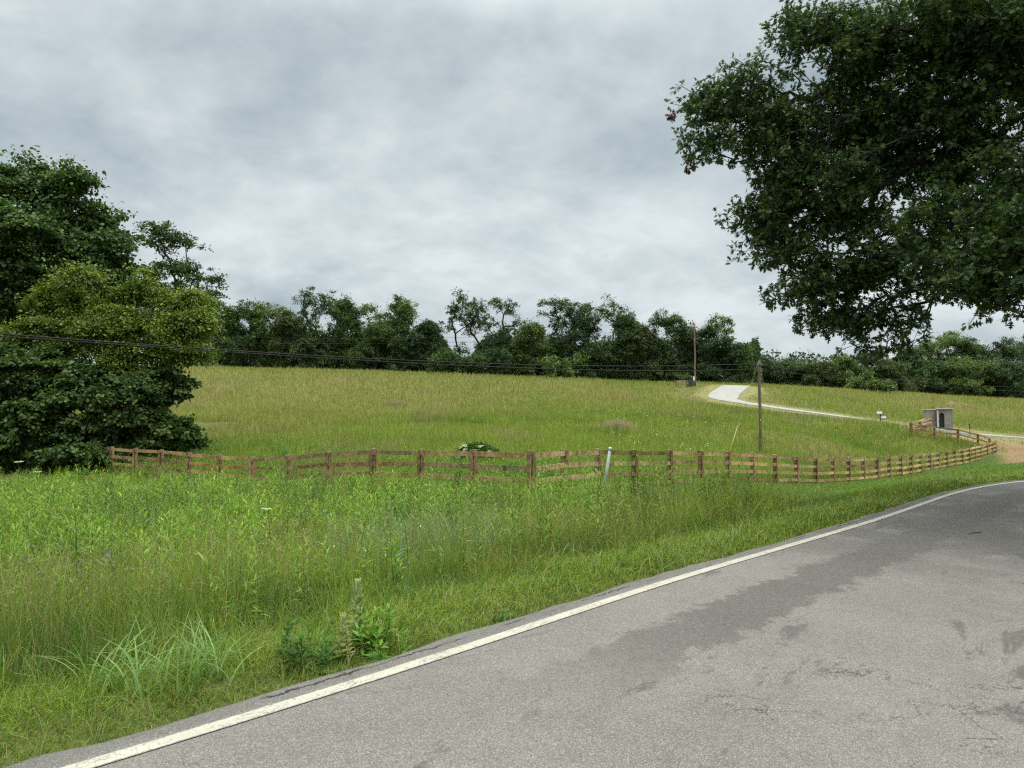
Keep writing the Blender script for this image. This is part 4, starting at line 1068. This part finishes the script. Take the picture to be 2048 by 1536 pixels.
# ------------------------------------------------------------------ single plants in the meadow
def plant(name, label, cat, px, d, fn, group=None):
    b = G(px, d); root = tag(empty(name, tuple(b)), label, cat, group); fn(root, b); return root
def broad_clump(n, hmin, hmax, w, rad, cols, lean=(.35, .95)):
    def f(root, b):
        a = rng.uniform(0, 6.28, n); r = rng.random(n) ** .5 * rad; x, y = b[0] + np.cos(a) * r * 1.5, b[1] + np.sin(a) * r
        acc = Acc(); acc.add(blades(on_ground(x, y, -.02), rng.uniform(hmin, hmax, n), w * rng.uniform(.6, 1.3, n), rng.normal(0, 1.6, n) + np.where(rng.random(n) < .5, 0, math.pi), rng.uniform(*lean, n), 7, vary(lerp(cols[0], cols[1], rng.random(n)), n, .15, .04), tipw=.06))
        acc.build("blades", M_GRASS, root)
    return f
plant("grass_clump", "clump of broad arching blue green grass blades near the road in the foreground", "grass clump", 345, 4.5, broad_clump(150, .28, .50, .014, .32, ((0.14, 0.26, 0.06), (0.23, 0.35, 0.13))))
plant("grass_clump", "hazy bluish green grass tuft in the middle of the meadow", "grass clump", 830, 9.2, broad_clump(520, .80, 1.2, .011, .70, ((0.135, 0.235, 0.115), (0.19, 0.30, 0.155)), (.3, .85)))
plant("grass_clump", "smaller bluish grass tuft beside the hazy blue green one", "grass clump", 765, 10.2, broad_clump(220, .75, 1.1, .011, .40, ((0.135, 0.235, 0.11), (0.18, 0.29, 0.15)), (.3, .85)))
def mullein(h, col):
    def f(root, b):
        acc = Acc(); n = 150; z = rng.random(n) ** .75; a = rng.uniform(0, 6.28, n)
        L = (.15 * (1 - z) + .045) * rng.uniform(.8, 1.2, n) * h / .8; up = .5 + 2.2 * z
        pos = b + np.stack([np.cos(a) * .015, np.sin(a) * .015, z * h], 1)
        T, Fq = BROAD
        acc.add(leaves(pos, np.stack([np.cos(a), np.sin(a), up], 1), np.stack([-np.cos(a) * up, -np.sin(a) * up, np.ones(n)], 1), L, vary(col, n, .12, .04), (T * np.array([1, .75, 1]), Fq)))
        acc.build("leaf_spire", M_GRASS, root)
        m = MB(); m.tube([b - [0, 0, .05], b + [.01, 0, h * .6], b + [.0, .01, h]], np.array([.016, .014, .006]), 7, (0.16, 0.19, 0.10)); m.build("stem", M_GRASS, root, smooth=True)
    return f
plant("mullein_plant", "tall pale mullein spire by the roadside verge", "mullein plant", 719, 5.25, mullein(.44, (0.44, 0.50, 0.28)))
plant("mullein_plant", "shorter yellowish mullein spire left of the tall pale one", "mullein plant", 690, 4.95, mullein(.31, (0.46, 0.50, 0.24)))
def leafy(n, h, rad, ll, cols, lw=1.4, nl=15):
    def f(root, b):
        a = rng.uniform(0, 6.28, n); r = rng.random(n) ** .6 * rad; acc = Acc()
        stalk_plants(b[0] + np.cos(a) * r, b[1] + np.sin(a) * r, h * rng.uniform(.65, 1.15, n), nl, ll * rng.uniform(.8, 1.2, n), cols, acc, lw)
        acc.build("leaves", M_GRASS, root)
    return f
BRT = ((0.12, 0.26, 0.03), (0.19, 0.34, 0.05))
plant("leafy_weed", "bright green leafy weed clump right of the tall mullein", "weed", 755, 5.15, leafy(16, .26, .24, .10, BRT))
plant("leafy_weed", "low green weed clump left of the mullein spires in the ditch", "weed", 615, 4.85, leafy(9, .26, .18, .10, ((0.07, 0.16, 0.03), (0.10, 0.2, 0.04))))
plant("leafy_weed", "small broad leaved weed at the asphalt edge below the meadow", "weed", 1010, 5.9, leafy(8, .11, .14, .08, ((0.08, 0.16, 0.035), (0.11, 0.2, 0.045)), 2.0, 9))
plant("leafy_weed", "yellow green leafy weed at far left of the foreground meadow", "weed", 85, 5.9, leafy(8, .62, .18, .11, ((0.15, 0.25, 0.03), (0.2, 0.29, 0.04))))
plant("leafy_weed", "yellow green leafy weed in the left meadow beside the purple flowers", "weed", 160, 6.0, leafy(8, .60, .22, .10, ((0.15, 0.25, 0.03), (0.2, 0.29, 0.04))))
plant("leafy_weed", "dark green stalk of dock standing alone in the meadow near the road bend", "weed", 1413, 12.6, leafy(2, .85, .05, .10, ((0.03, 0.06, 0.015), (0.04, 0.08, 0.02)), 1.6, 30))
plant("leafy_weed", "dark leafy sprig standing up before the middle of the left fence", "weed", 912, 19.0, leafy(3, 1.15, .10, .22, ((0.05, 0.10, 0.02), (0.08, 0.14, 0.03)), 2.0, 10))
def purple(root, b):
    leafy(22, .72, .45, .11, ((0.07, 0.12, 0.045), (0.10, 0.14, 0.06)))(root, b)
    for k in range(6):
        acc = Acc(); n = 14; c = b + [rng.normal(0, .28), rng.normal(0, .2), rng.uniform(.5, .75)]
        pos = c + np.stack([rng.normal(0, .009, n), rng.normal(0, .009, n), rng.uniform(0, .09, n)], 1)
        acc.add(leaves(pos, rng.normal(size=(n, 3)), rng.normal(size=(n, 3)), .04, vary((0.17, 0.14, 0.21), n, .2), RHOMB)); acc.build("flower_spike", M_GRASS, root)
plant("purple_wildflower", "greyish purple flowering weed in the left meadow", "wildflower", 195, 7.2, purple)
def umbel(heads, rad, spread, h):
    def f(root, b):
        leafy(6, h * .7, spread, .12, ((0.06, 0.13, 0.025), (0.09, 0.17, 0.03)))(root, b)
        for k in range(heads):
            c = b + [rng.normal(0, spread), rng.normal(0, spread), h * rng.uniform(.9, 1.1)]; acc = Acc()
            m = MB(); m.tube([(c[0], c[1], b[2]), (c[0], c[1], c[2])], .006, 5, (0.08, 0.13, 0.03)); st = m.build("stem", M_GRASS, root)
            n = 46; a = rng.uniform(0, 6.28, n); r = rng.random(n) ** .5 * rad; pos = c + np.stack([np.cos(a) * r, np.sin(a) * r, .02 - r * r * 2 + rng.normal(0, .006, n)], 1)
            acc.add(leaves(pos, np.stack([np.cos(a), np.sin(a), 0 * a], 1), np.array([[0, 0, 1.0]]) + rng.normal(0, .3, (n, 3)), rad * .45, vary((0.66, 0.66, 0.56), n, .08, .02), BROAD))
            acc.build("flower_head", M_GRASS, root)
    return f
plant("white_umbel", "white flat flower heads on thin stems left of centre in the meadow", "wildflower", 541, 14.0, umbel(2, .055, .10, .80))
plant("white_umbel", "white flower head among the weeds at the far left by dark trees", "wildflower", 45, 26.0, umbel(1, .12, .05, 1.28))
plant("white_umbel", "lower white flower head at far left in front of the dark trees", "wildflower", 77, 25.0, umbel(1, .10, .05, 1.14))
def elder(root, b):
    acc = Acc(); n = 2600; v = unit(rng.normal(size=(n, 3))); v[:, 2] = np.abs(v[:, 2]); r = rng.random((n, 1)) ** .4
    pos = b + v * r * np.array([1.15, .7, .82]) + [0, 0, .05]
    acc.add(leaves(pos, v + rng.normal(0, .5, (n, 3)), np.array([[0, 0, .8]]) + v * .5 + rng.normal(0, .4, (n, 3)), .16, vary((0.06, 0.12, 0.022), n, .25), RHOMB)); acc.build("foliage", M_LEAF, root)
    acc = Acc()
    for k in range(9):
        w = unit(np.array([rng.normal(0, .9), -.35 + rng.normal(0, .4), .9])); c = b + w * np.array([1.05, .7, .88]) + [0, 0, .08]
        m_ = 26; a = rng.uniform(0, 6.28, m_); rr = rng.random(m_) ** .5 * .10
        acc.add(leaves(c + np.stack([np.cos(a) * rr, np.sin(a) * rr, rng.normal(0, .02, m_)], 1), rng.normal(size=(m_, 3)), np.array([[0, -.3, 1.0]]) + rng.normal(0, .3, (m_, 3)), .06, vary((0.66, 0.66, 0.50), m_, .08, .02), BROAD))
    acc.build("blossoms", M_GRASS, root)
plant("flowering_bush", "elder bush with creamy white blossoms just behind the fence", "bush", 953, 32.5, elder)
def drybush(root, b):
    acc = Acc(); n = 1500; x = b[0] + rng.normal(0, .55, n); y = b[1] + rng.normal(0, .5, n)
    acc.add(blades(on_ground(x, y), rng.uniform(.5, 1.05, n), .026, rng.uniform(0, 6.28, n), rng.uniform(.05, .35, n), 3, vary((0.36, 0.30, 0.22), n, .2, .04))); acc.build("stems", M_GRASS, root)
plant("dry_brush", "patch of dead tan brush standing in the green field", "dry brush", 1238, 55, drybush)
def drybush2(root, b):
    acc = Acc(); n = 500; x = b[0] + rng.normal(0, .9, n); y = b[1] + rng.normal(0, .5, n)
    acc.add(blades(on_ground(x, y), rng.uniform(.4, .8, n), .028, rng.uniform(0, 6.28, n), rng.uniform(.05, .35, n), 3, vary((0.29, 0.235, 0.175), n, .2, .04))); acc.build("stems", M_GRASS, root)
plant("dry_brush", "faint pale tan brush patch in the field right of the left trees", "dry brush", 795, 77, drybush2)

# ------------------------------------------------------------------ near trees
DK = ((0.042, 0.088, 0.030), (0.085, 0.142, 0.038)); MID = ((0.052, 0.105, 0.026), (0.085, 0.145, 0.032)); YG = ((0.062, 0.112, 0.022), (0.185, 0.240, 0.036))
def oak():
    base = np.array([17.0, 11.5, 0.0]); base[2] = float(gz(base[0], base[1]))
    L = []
    for px, py, d, rx, ry in ((1425, 215, 13.6, 56, 40), (1488, 190, 13.2, 66, 60), (1545, 250, 13.2, 70, 55), (1410, 288, 13.8, 38, 26), (1462, 280, 13.2, 60, 40), (1572, 78, 12.6, 30, 18), (1625, 45, 12.8, 74, 55), (1745, 70, 12.6, 115, 95), (1880, 55, 12.2, 140, 110), (2020, 80, 11.8, 130, 130), (1590, 330, 13.2, 92, 80), (1545, 420, 13.4, 80, 60), (1660, 420, 13.4, 130, 95), (1700, 260, 13.4, 110, 85), (1820, 230, 12.8, 130, 110), (1960, 250, 12.2, 130, 120), (1488, 415, 13.8, 30, 20), (1560, 500, 13.6, 75, 45), (1625, 565, 13.2, 95, 42), (1725, 540, 13.0, 95, 55), (1555, 590, 13.4, 30, 16), (1650, 632, 13.6, 58, 26), (1735, 640, 13.3, 80, 36), (1745, 700, 13.5, 52, 22), (1830, 480, 12.6, 90, 80), (1930, 520, 10.8, 105, 62), (1985, 590, 10.6, 70, 48), (2030, 520, 10.4, 110, 100), (1920, 440, 11.2, 90, 50), (2040, 380, 11.5, 100, 110), (1850, 560, 12.4, 50, 40), (1828, 612, 12.8, 34, 24), (1810, 655, 13.1, 28, 20), (1900, 355, 12.6, 80, 36), (1690, 165, 13.0, 70, 50), (1770, 350, 13.2, 80, 50)):
        L.append(plobe(px, py, d, rx, ry))
    L = [(a, b_, c, e_ * .90, f_ * .98, g_ * .90) for a, b_, c, e_, f_, g_ in L]
    roots = tag(empty("oak_tree", tuple(base)), "huge dark oak overhanging the road at upper right with brown dead leaf clusters", "tree")
    lob_out = []
    for k in range(16):
        a = k * 2.399; r = 4.5 + 5.5 * ((k * 0.618) % 1.0); z = 5.5 + 9 * ((k * .37) % 1.0)
        x, y = base[0] + r * math.cos(a), base[1] + r * math.sin(a)
        if x / max(y, .1) < .80 and y > 1: continue
        lob_out.append((x, y, z, 2.6, 2.6, 1.9))
    lob_out += [(11.8, 11.2, 6.6, 2.4, 2.4, 1.2), (13.6, 14.2, 6.2, 2.6, 2.4, 1.3), (11.4, 8.2, 6.8, 2.4, 2.2, 1.2), (14.2, 9.6, 7.4, 2.6, 2.4, 1.5), (11.2, 13.4, 9.6, 2.4, 2.4, 1.5), (11.0, 11.4, 4.9, 1.9, 1.9, .9), (10.4, 9.4, 4.7, 1.9, 1.9, .8), (12.8, 12.6, 5.0, 2.0, 2.0, .9), (12.8, 9.0, 4.8, 2.0, 2.0, .9), (12.2, 14.4, 5.3, 2.0, 1.8, .9), (10.0, 7.4, 5.4, 1.8, 1.8, .9)]  # boughs mostly outside the view, added to shade the road
    L = roughen(L, 3)
    t1, k1, v1 = lobe_pts(L, 1250, .5)
    nsub = 8; t1 = np.repeat(t1, nsub, 0) + rng.normal(0, 1, (1250 * nsub, 3)) * [.22, .24, .12]; k1 = np.repeat(k1, nsub)
    lob_out += lob_out[-6:] * 2                       # low unseen boughs over the bend, tripled to deepen the road shade
    t2, k2, v2 = lobe_pts(lob_out, 1000, .5)
    tips = np.concatenate([t1, t2]); cen = np.concatenate([np.array(L)[k1, :3], np.array(lob_out)[k2, :3]])
    fork = base + [-.6, .1, 3.4]
    allp = np.concatenate([[fork], tips, ]); order = np.concatenate([[0], 1 + np.argsort(np.linalg.norm(tips - fork, axis=1))])
    A, par, tid = skeleton(base - [0, 0, .3], allp, order, .7, .22, .10)
    V, F = wood_mesh(A, par, tid, .0046, .36); mk("trunk", V, F, M_BARK, roots, smooth=True)
    acc = Acc()
    for tp, cn, per, leaf in ((t1, cen[:len(t1)], 9, .106), (t2, cen[len(t1):], 110, .20)):
        n = len(tp) * per; T = np.repeat(tp, per, 0); out = np.repeat(unit(tp - cn), per, 0)
        dr = rng.normal(size=(n, 3)) + out * .55 + [0, 0, -.25]; dr = unit(dr)
        pos = T + dr * rng.uniform(.0, .03, (n, 1)) * (1 if leaf < .2 else 20) + rng.normal(0, .018, (n, 3))
        nm = np.array([[0, 0, .8]]) + out * .3 + rng.normal(0, .5, (n, 3))
        cc = lerp((0.034, 0.072, 0.024), (0.072, 0.118, 0.030), np.repeat(rng.random(len(tp)), per))
        acc.add(leaves(pos, dr, nm, leaf * np.exp(rng.normal(0, .2, n)), vary(cc, n, .2, .06), OAK if leaf < .2 else BROAD))
    acc.build("crown", M_LEAF, roots)
    for px, py, d in ((1341, 230, 13.7), (1376, 334, 13.8)):
        c = P(px, py, d); n = 34; dr = unit(rng.normal(size=(n, 3)) + [0, 0, -.6]); a2 = Acc()
        a2.add(leaves(c + dr * .03 + rng.normal(0, .03, (n, 3)), dr, rng.normal(size=(n, 3)), .10, vary((0.085, 0.038, 0.020), n, .2, .08), OAK))
        a2.build("dead_leaf_cluster", M_LEAF, roots)
        i = int(np.argmin(((A - c) ** 2).sum(1))); mm = MB(); mm.tube([A[i], c], .006, 5, (.05, .04, .03)); mm.build("twig", M_BARK, roots)
oak()
def gbase(px, d): return G(px, d)
def left_group():
    D = 46
    L = [plobe(*q) for q in ((15, 345, D, 60, 42), (95, 372, D, 75, 45), (150, 365, D - 1, 36, 36), (-60, 400, D, 110, 90), (40, 450, D - 2, 110, 85), (150, 455, D, 75, 65), (208, 440, D + 1, 30, 32), (215, 500, D, 52, 60), (120, 540, D - 1, 95, 70), (10, 560, D - 3, 90, 80), (-80, 560, D - 1, 110, 120), (200, 570, D, 60, 55), (240, 560, D + 1, 35, 40), (60, 640, D, 110, 70), (160, 640, D, 80, 50))]
    make_tree("broadleaf_tree", "tallest dark broadleaf tree towering at the left edge", "tree", gbase(60, D + 1), roughen(L), 900, 120, .21, BROAD, DK, .50, .012, .40, frond=1.7, fork=gbase(60, D + 1) + [0, 0, 3.0], shell=.42, droop=.35)
    D = 49
    L = [plobe(*q) for q in ((300, 455, D, 26, 20), (318, 490, D, 36, 24), (345, 470, D, 40, 26), (375, 485, D, 26, 14), (330, 530, D, 45, 26), (372, 530, D, 36, 20), (395, 555, D, 42, 24), (430, 552, D, 18, 26), (345, 575, D, 60, 30), (420, 590, D, 30, 26), (300, 560, D, 30, 30))]
    make_tree("sparse_tree", "thin sparse tree with open twiggy top rising behind the yellow green tree", "tree", gbase(335, D), roughen(L, 2), 300, 34, .17, RHOMB, DK, .36, .010, .45, frond=.8, fork=gbase(335, D) + [0, 0, 4.5], step=.5)
    D = 41
    L = [plobe(*q) for q in ((112, 575, D, 30, 24), (150, 545, D - 1, 18, 26), (186, 548, D - 1, 14, 24), (88, 600, D, 32, 18), (140, 600, D, 36, 26), (210, 615, D, 40, 26), (262, 580, D, 18, 28), (290, 562, D, 14, 26), (312, 590, D, 20, 22), (175, 645, D - 1, 66, 32), (285, 640, D - 1, 50, 34), (345, 610, D, 26, 26), (382, 588, D, 16, 26), (375, 640, D - 1, 44, 32), (400, 600, D, 16, 20), (412, 635, D, 18, 15), (335, 690, D - 1, 48, 34), (388, 690, D - 1, 32, 28), (408, 712, D, 16, 14), (240, 700, D - 1, 58, 36), (285, 742, D - 1, 32, 30), (70, 650, D - 1, 44, 28), (120, 690, D - 1, 50, 26))]
    make_tree("young_tree", "bushy yellow green tree in front of the taller dark trees at left", "tree", gbase(290, D + 1), roughen(L, 3), 760, 110, .16, RHOMB, YG, .40, .011, .40, frond=1.5, shell=.38, fork=gbase(290, D + 1) + [0, 0, 2.2], droop=.3)
    D = 39
    L = [plobe(*q) for q in ((-60, 740, D, 100, 80), (30, 740, D - 1, 90, 60), (110, 740, D, 80, 55), (190, 770, D, 85, 60), (270, 790, D, 70, 60), (320, 770, D + 1, 45, 45), (352, 765, D + 1, 34, 22), (-40, 830, D - 1, 100, 60), (60, 820, D - 1.5, 90, 55), (150, 840, D - 1, 90, 45), (240, 850, D, 85, 45), (310, 850, D, 45, 40), (40, 890, D, 130, 30), (200, 895, D - .6, 110, 26), (310, 890, D, 60, 24), (-80, 900, D - 1, 90, 24), (120, 912, D - 1, 90, 16))]
    make_tree("thicket_shrub", "dark vine covered thicket filling the ground under the left trees", "shrub", gbase(120, D), roughen(L), 1000, 110, .19, BROAD, ((0.038, 0.078, 0.024), (0.092, 0.146, 0.038)), .5, .010, .40, frond=1.15, shell=.33, droop=.4)
    D = 39
    L = [plobe(*q) for q in ((365, 868, D, 42, 30), (385, 880, D, 26, 20), (340, 880, D, 36, 20), (372, 850, D, 28, 18))]
    make_tree("round_shrub", "low rounded green shrub at the right foot of the left thicket", "shrub", gbase(362, D), roughen(L, 2), 260, 34, .16, BROAD, MID, .32, .008, .4, frond=.6, shell=.35)
    L = [plobe(*q) for q in ((186, 893, 36.8, 14, 9), (180, 903, 36.8, 12, 9), (192, 906, 36.6, 12, 8))]
    make_tree("sapling", "small light green sapling at the left end of the fence", "sapling", gbase(186, 36.8), L, 40, 12, .17, RHOMB, ((0.06, 0.12, 0.03), (0.10, 0.17, 0.04)), .2, .006, .4)
left_group()

# ------------------------------------------------------------------ far tree line
TL = "trees of the far tree line"
def far_tree(px, top, hw, d, style, label, cols, base_py=None, group=TL, name="broadleaf_tree", cat="tree"):
    b = G(px, d); kx = d / F_PX
    zt = P(px, top - (14 if px > 1800 else 6), d)[2]; H = zt - b[2]; R = hw * kx * 1.27
    L = []
    def lo(x, z, rx, rz, ry=None): L.append((b[0] + x * R, b[1] + rng.uniform(-.4, .4) * R, b[2] + z * H, rx * R, (ry or rx) * R, rz * H))
    if style == 'dense':
        for k in range(15):
            z = .10 + .80 * ((k * .618) % 1); w = (1 - ((z - .42) / .64) ** 2) ** .5 if abs(z - .42) < .64 else .2
            lo(rng.uniform(-.75, .75) * w, z, rng.uniform(.32, .5), rng.uniform(.10, .16))
        lo(.05, .86, .36, .13); lo(-.28, .78, .32, .13); lo(.32, .76, .32, .13)
        nt, per, leaf, sp = 240, 72, .30, .62
    elif style == 'tall':                                  # bare trunk, pads of foliage high up
        for z, x, r, h_ in ((.92, 0, .6, .075), (.84, .3, .75, .065), (.80, -.45, .65, .065), (.71, -.1, .85, .075), (.62, .45, .6, .06), (.58, -.5, .55, .055)): lo(x, z, r, h_)
        nt, per, leaf, sp = 90, 44, .32, .5
    elif style == 'airy':                                  # separate clouds of leaves with sky between
        for k in range(11):
            z = .40 + .55 * ((k * .618 + .3) % 1); w = 1.05 - .55 * abs(z - .65) / .35
            lo(rng.uniform(-.85, .85) * w, z, rng.uniform(.34, .50), rng.uniform(.06, .095))
        lo(0, .95, .3, .05); lo(0, .25, .6, .14); lo(.2, .12, .7, .1)
        nt, per, leaf, sp = 190, 60, .28, .5
    elif style == 'flat':                                  # umbrella-like top
        for x, z in ((0, .95), (-.5, .91), (.55, .92), (.15, .86), (-.3, .80), (.5, .76)): lo(x, z, .48, .045)
        lo(0, .5, .5, .2); lo(.2, .25, .7, .2)
        nt, per, leaf, sp = 150, 60, .28, .5
    elif style == 'cedar':
        for k in range(12):
            z = .08 + .88 * k / 11; lo(rng.uniform(-.12, .12), z, .85 * (1.02 - z) + .10, .07)
        nt, per, leaf, sp = 150, 40, .30, .4
    elif style == 'bush':
        for k in range(8): lo(rng.uniform(-.6, .6), rng.uniform(.25, .75), .42, .24)
        nt, per, leaf, sp = 110, 44, .34, .5
    if style in ('tall', 'airy', 'flat'):
        for q in range(3): lo(rng.uniform(-.6, .6), .12 + .1 * q, .55, .12)
    k = d / 140.0
    make_tree(name, label, cat, b, L, nt, per, leaf * (.55 + .45 * k), RHOMB, cols, sp, .030, .42, group, 1.6, .3, .10, .42, .25, .25, frond=1.55 * (d / 140.0) if style != 'cedar' else 1.0, rmin=.034 if style in ('dense', 'bush', 'cedar') else .0)
FG = ((0.046, 0.092, 0.032), (0.092, 0.150, 0.044)); FD = ((0.036, 0.072, 0.032), (0.064, 0.110, 0.040)); FL_ = ((0.072, 0.128, 0.034), (0.128, 0.192, 0.048)); FO = ((0.060, 0.090, 0.032), (0.102, 0.130, 0.044))
FAR = [
 (432, 592, 46, 128, 'dense', "rounded tree just right of the left trees in the far line", FG),
 (487, 602, 44, 130, 'dense', "mid green rounded tree second right of the left trees", FG),
 (532, 598, 40, 132, 'dense', "brighter green pointed tree left of the dark cedar", FL_),
 (575, 622, 34, 130, 'dense', "low dull tree against the left side of the dark cedar", FO),
 (607, 588, 30, 131, 'cedar', "dark conical cedar with ragged top in the left tree line", FD),
 (648, 574, 52, 134, 'dense', "large tall leafy tree right of the dark cedar", FG),
 (690, 592, 34, 133, 'dense', "leafy tree against the right side of the large leafy tree", FG),
 (742, 606, 34, 134, 'airy', "thin airy tree with gaps left of the tall pale crowned tree", FL_),
 (797, 588, 27, 132, 'dense', "tall pale crowned tree standing above the left tree line", FL_),
 (752, 640, 44, 130, 'dense', "low dense tree below the thin airy one", FG),
 (812, 662, 42, 129, 'dense', "low dark tree at the foot of the tall pale crowned tree", FD),
 (852, 640, 36, 130, 'dense', "rounded dark tree at the right end of the left tree line", FD),
 (886, 690, 30, 126, 'bush', "low bush sloping down into the gap left of bare trunks", FG),
 (918, 588, 22, 133, 'tall', "slim tree with long bare trunk left of the gap", FG),
 (950, 600, 24, 131, 'tall', "leaning slim tree with bare trunk beside the vine hung tree", FG),
 (992, 597, 44, 132, 'airy', "vine hung see-through tree right of the two bare trunks", FD),
 (1000, 690, 42, 128, 'bush', "dark bush under the vine hung tree", FD),
 (935, 705, 40, 127, 'bush', "low bush under the two slim bare trunked trees", FG),
 (1062, 645, 36, 130, 'dense', "low green tree left of the tall open limbed tree", FL_),
 (1108, 597, 32, 133, 'flat', "tall open limbed tree with flat top left of the broad dense tree", FG),
 (1150, 612, 42, 132, 'dense', "dark tree against the left side of the broad dense tree", FD),
 (1208, 597, 62, 134, 'dense', "broad dense dark tree, biggest of the middle tree line", FG),
 (1262, 626, 32, 132, 'dense', "smaller tree against the right side of the broad dense tree", FG),
 (1130, 700, 48, 127, 'bush', "light green bush before the tall open limbed tree", FL_),
 (1295, 652, 34, 130, 'dense', "low dull tree in the dip left of the pole trees", FO),
 (1350, 624, 46, 130, 'dense', "pointed leafy tree directly left of the tall pole", FG),
 (1402, 650, 36, 131, 'dense', "leafy tree directly behind the tall pole", FD),
 (1437, 634, 27, 132, 'flat', "flat topped umbrella shaped tree right of the tall pole", FL_),
 (1440, 672, 38, 129, 'dense', "dark tree below the umbrella shaped one", FD),
 (1484, 692, 30, 131, 'dense', "small low tree at the right end of the middle tree line", FG),
 (1526, 716, 34, 168, 'dense', "distant tree directly behind the short pole", FD),
 (1566, 722, 34, 170, 'dense', "distant low tree right of the short pole", FG),
 (1606, 727, 34, 168, 'dense', "distant rounded tree under the dark wooded ridge", FG),
 (1646, 728, 34, 166, 'dense', "distant brownish green tree left of the oak branch tips", FO),
 (1688, 716, 40, 166, 'dense', "distant yellowish tree left behind the hanging oak tips", FL_),
 (1734, 702, 44, 168, 'dense', "distant olive tree right behind the hanging oak tips", FO),
 (1782, 722, 38, 166, 'dense', "distant dull tree right of the hanging oak tips", FO),
 (1822, 700, 40, 176, 'dense', "tree on the left slope of the big right hand grove", FG),
 (1862, 682, 44, 178, 'dense', "tall rounded tree left of the highest crown in the right grove", FL_),
 (1908, 668, 50, 180, 'dense', "highest broad bright crown of the right hand grove", FL_),
 (1956, 684, 42, 178, 'dense', "bright tree right of the highest crown in the right grove", FG),
 (2000, 688, 40, 180, 'dense', "dark rounded tree near the right edge of the grove", FD),
 (2046, 686, 44, 178, 'dense', "tree cut by the right edge of the photo", FG),
 (2096, 690, 44, 178, 'dense', "tree at the far right end of the right grove", FG),
 (1812, 742, 36, 168, 'bush', "low bush at the left foot of the right grove", FO),
 (1872, 732, 40, 170, 'dense', "front low tree below the tall rounded one in the grove", FG),
 (1948, 722, 54, 170, 'dense', "spreading front tree with dark hollow in the right grove", FL_),
 (2018, 728, 46, 170, 'dense', "front dark tree at the lower right of the grove", FD),
]
for px, top, hw, d, style, lab, cols in FAR:
    far_tree(px, top, hw, d, style, lab, cols)
for px, top, hw, d, style, lab, cols, g in (
 (1716, 742, 26, 138, 'bush', "round bright shrub standing on the field edge below the oak tips", FL_, None),
 (1760, 754, 20, 134, 'bush', "small mop headed shrub right of the round bright one", FL_, None)):
    far_tree(px, top, hw, d, style, lab, cols, group=None, name="field_shrub", cat="shrub")
# understorey that closes the tree line near the ground, and the wooded ridge far behind: nobody could count these
def understorey():
    acc = Acc()
    for p0, p1, d0, d1, n, h0, h1 in ((330, 890, 137, 150, 46000, .3, 10.5), (880, 1520, 137, 150, 46000, .3, 9.6), (1470, 1830, 172, 190, 8000, .3, 4.5), (1790, 2230, 178, 192, 16000, .3, 12.0)):
        px = rng.uniform(p0, p1, n); d = rng.uniform(d0, d1, n); x = (px - 1024) / F_PX * d
        gap = 1 - .75 * np.exp(-((px - 925) / 34) ** 2)
        pos = on_ground(x, d); pos[:, 2] += h0 + (h1 - h0) * rng.random(n) * (.35 + .9 * fbm(x, d * .4, 7, 170)) * gap
        acc.add(leaves(pos, rng.normal(size=(n, 3)) + [0, 0, -.3], np.array([[0, -.3, .8]]) + rng.normal(0, .5, (n, 3)), rng.uniform(.45, .85, n), vary(lerp((0.036, 0.072, 0.028), (0.068, 0.115, 0.036), fbm(x, d, 5, 173)), n, .25), BROAD))
    tag(acc.build("understorey", M_LEAF), kind='stuff')
    acc = Acc(); n = 26000
    px = rng.uniform(1380, 2300, n); d = rng.uniform(330, 400, n); x = (px - 1024) / F_PX * d
    cell = 9.0; ci, cj = np.floor(x / cell), np.floor(d / cell); hsh = np.abs(np.sin(ci * 12.9898 + cj * 78.233) * 43758.5) % 1
    cx = (ci + .3 + .4 * hsh) * cell; cy = (cj + .5) * cell; r = np.clip(np.hypot(x - cx, d - cy) / (cell * .62), 0, 1)
    hgt = (10 + 7 * hsh) * np.sqrt(1 - .75 * r ** 2)
    top = np.interp(px, [1380, 1480, 1560, 1650, 1720, 1850, 2300], [722, 713, 706, 711, 722, 735, 740])
    zt = CAM_H + (HORIZON - top) / F_PX * 365
    z = zt - 15 + hgt * rng.random(n) ** .35 - (rng.random(n) < .3) * rng.random(n) * 18
    pos = np.stack([x, d, z], 1)
    acc.add(leaves(pos, rng.normal(size=(n, 3)), np.array([[0, -.3, .8]]) + rng.normal(0, .5, (n, 3)), rng.uniform(1.2, 2.2, n), vary(lerp((0.028, 0.050, 0.032), (0.045, 0.070, 0.038), hsh), n, .2), RHOMB))
    tag(acc.build("wooded_ridge", M_LEAF), kind='stuff')
understorey()
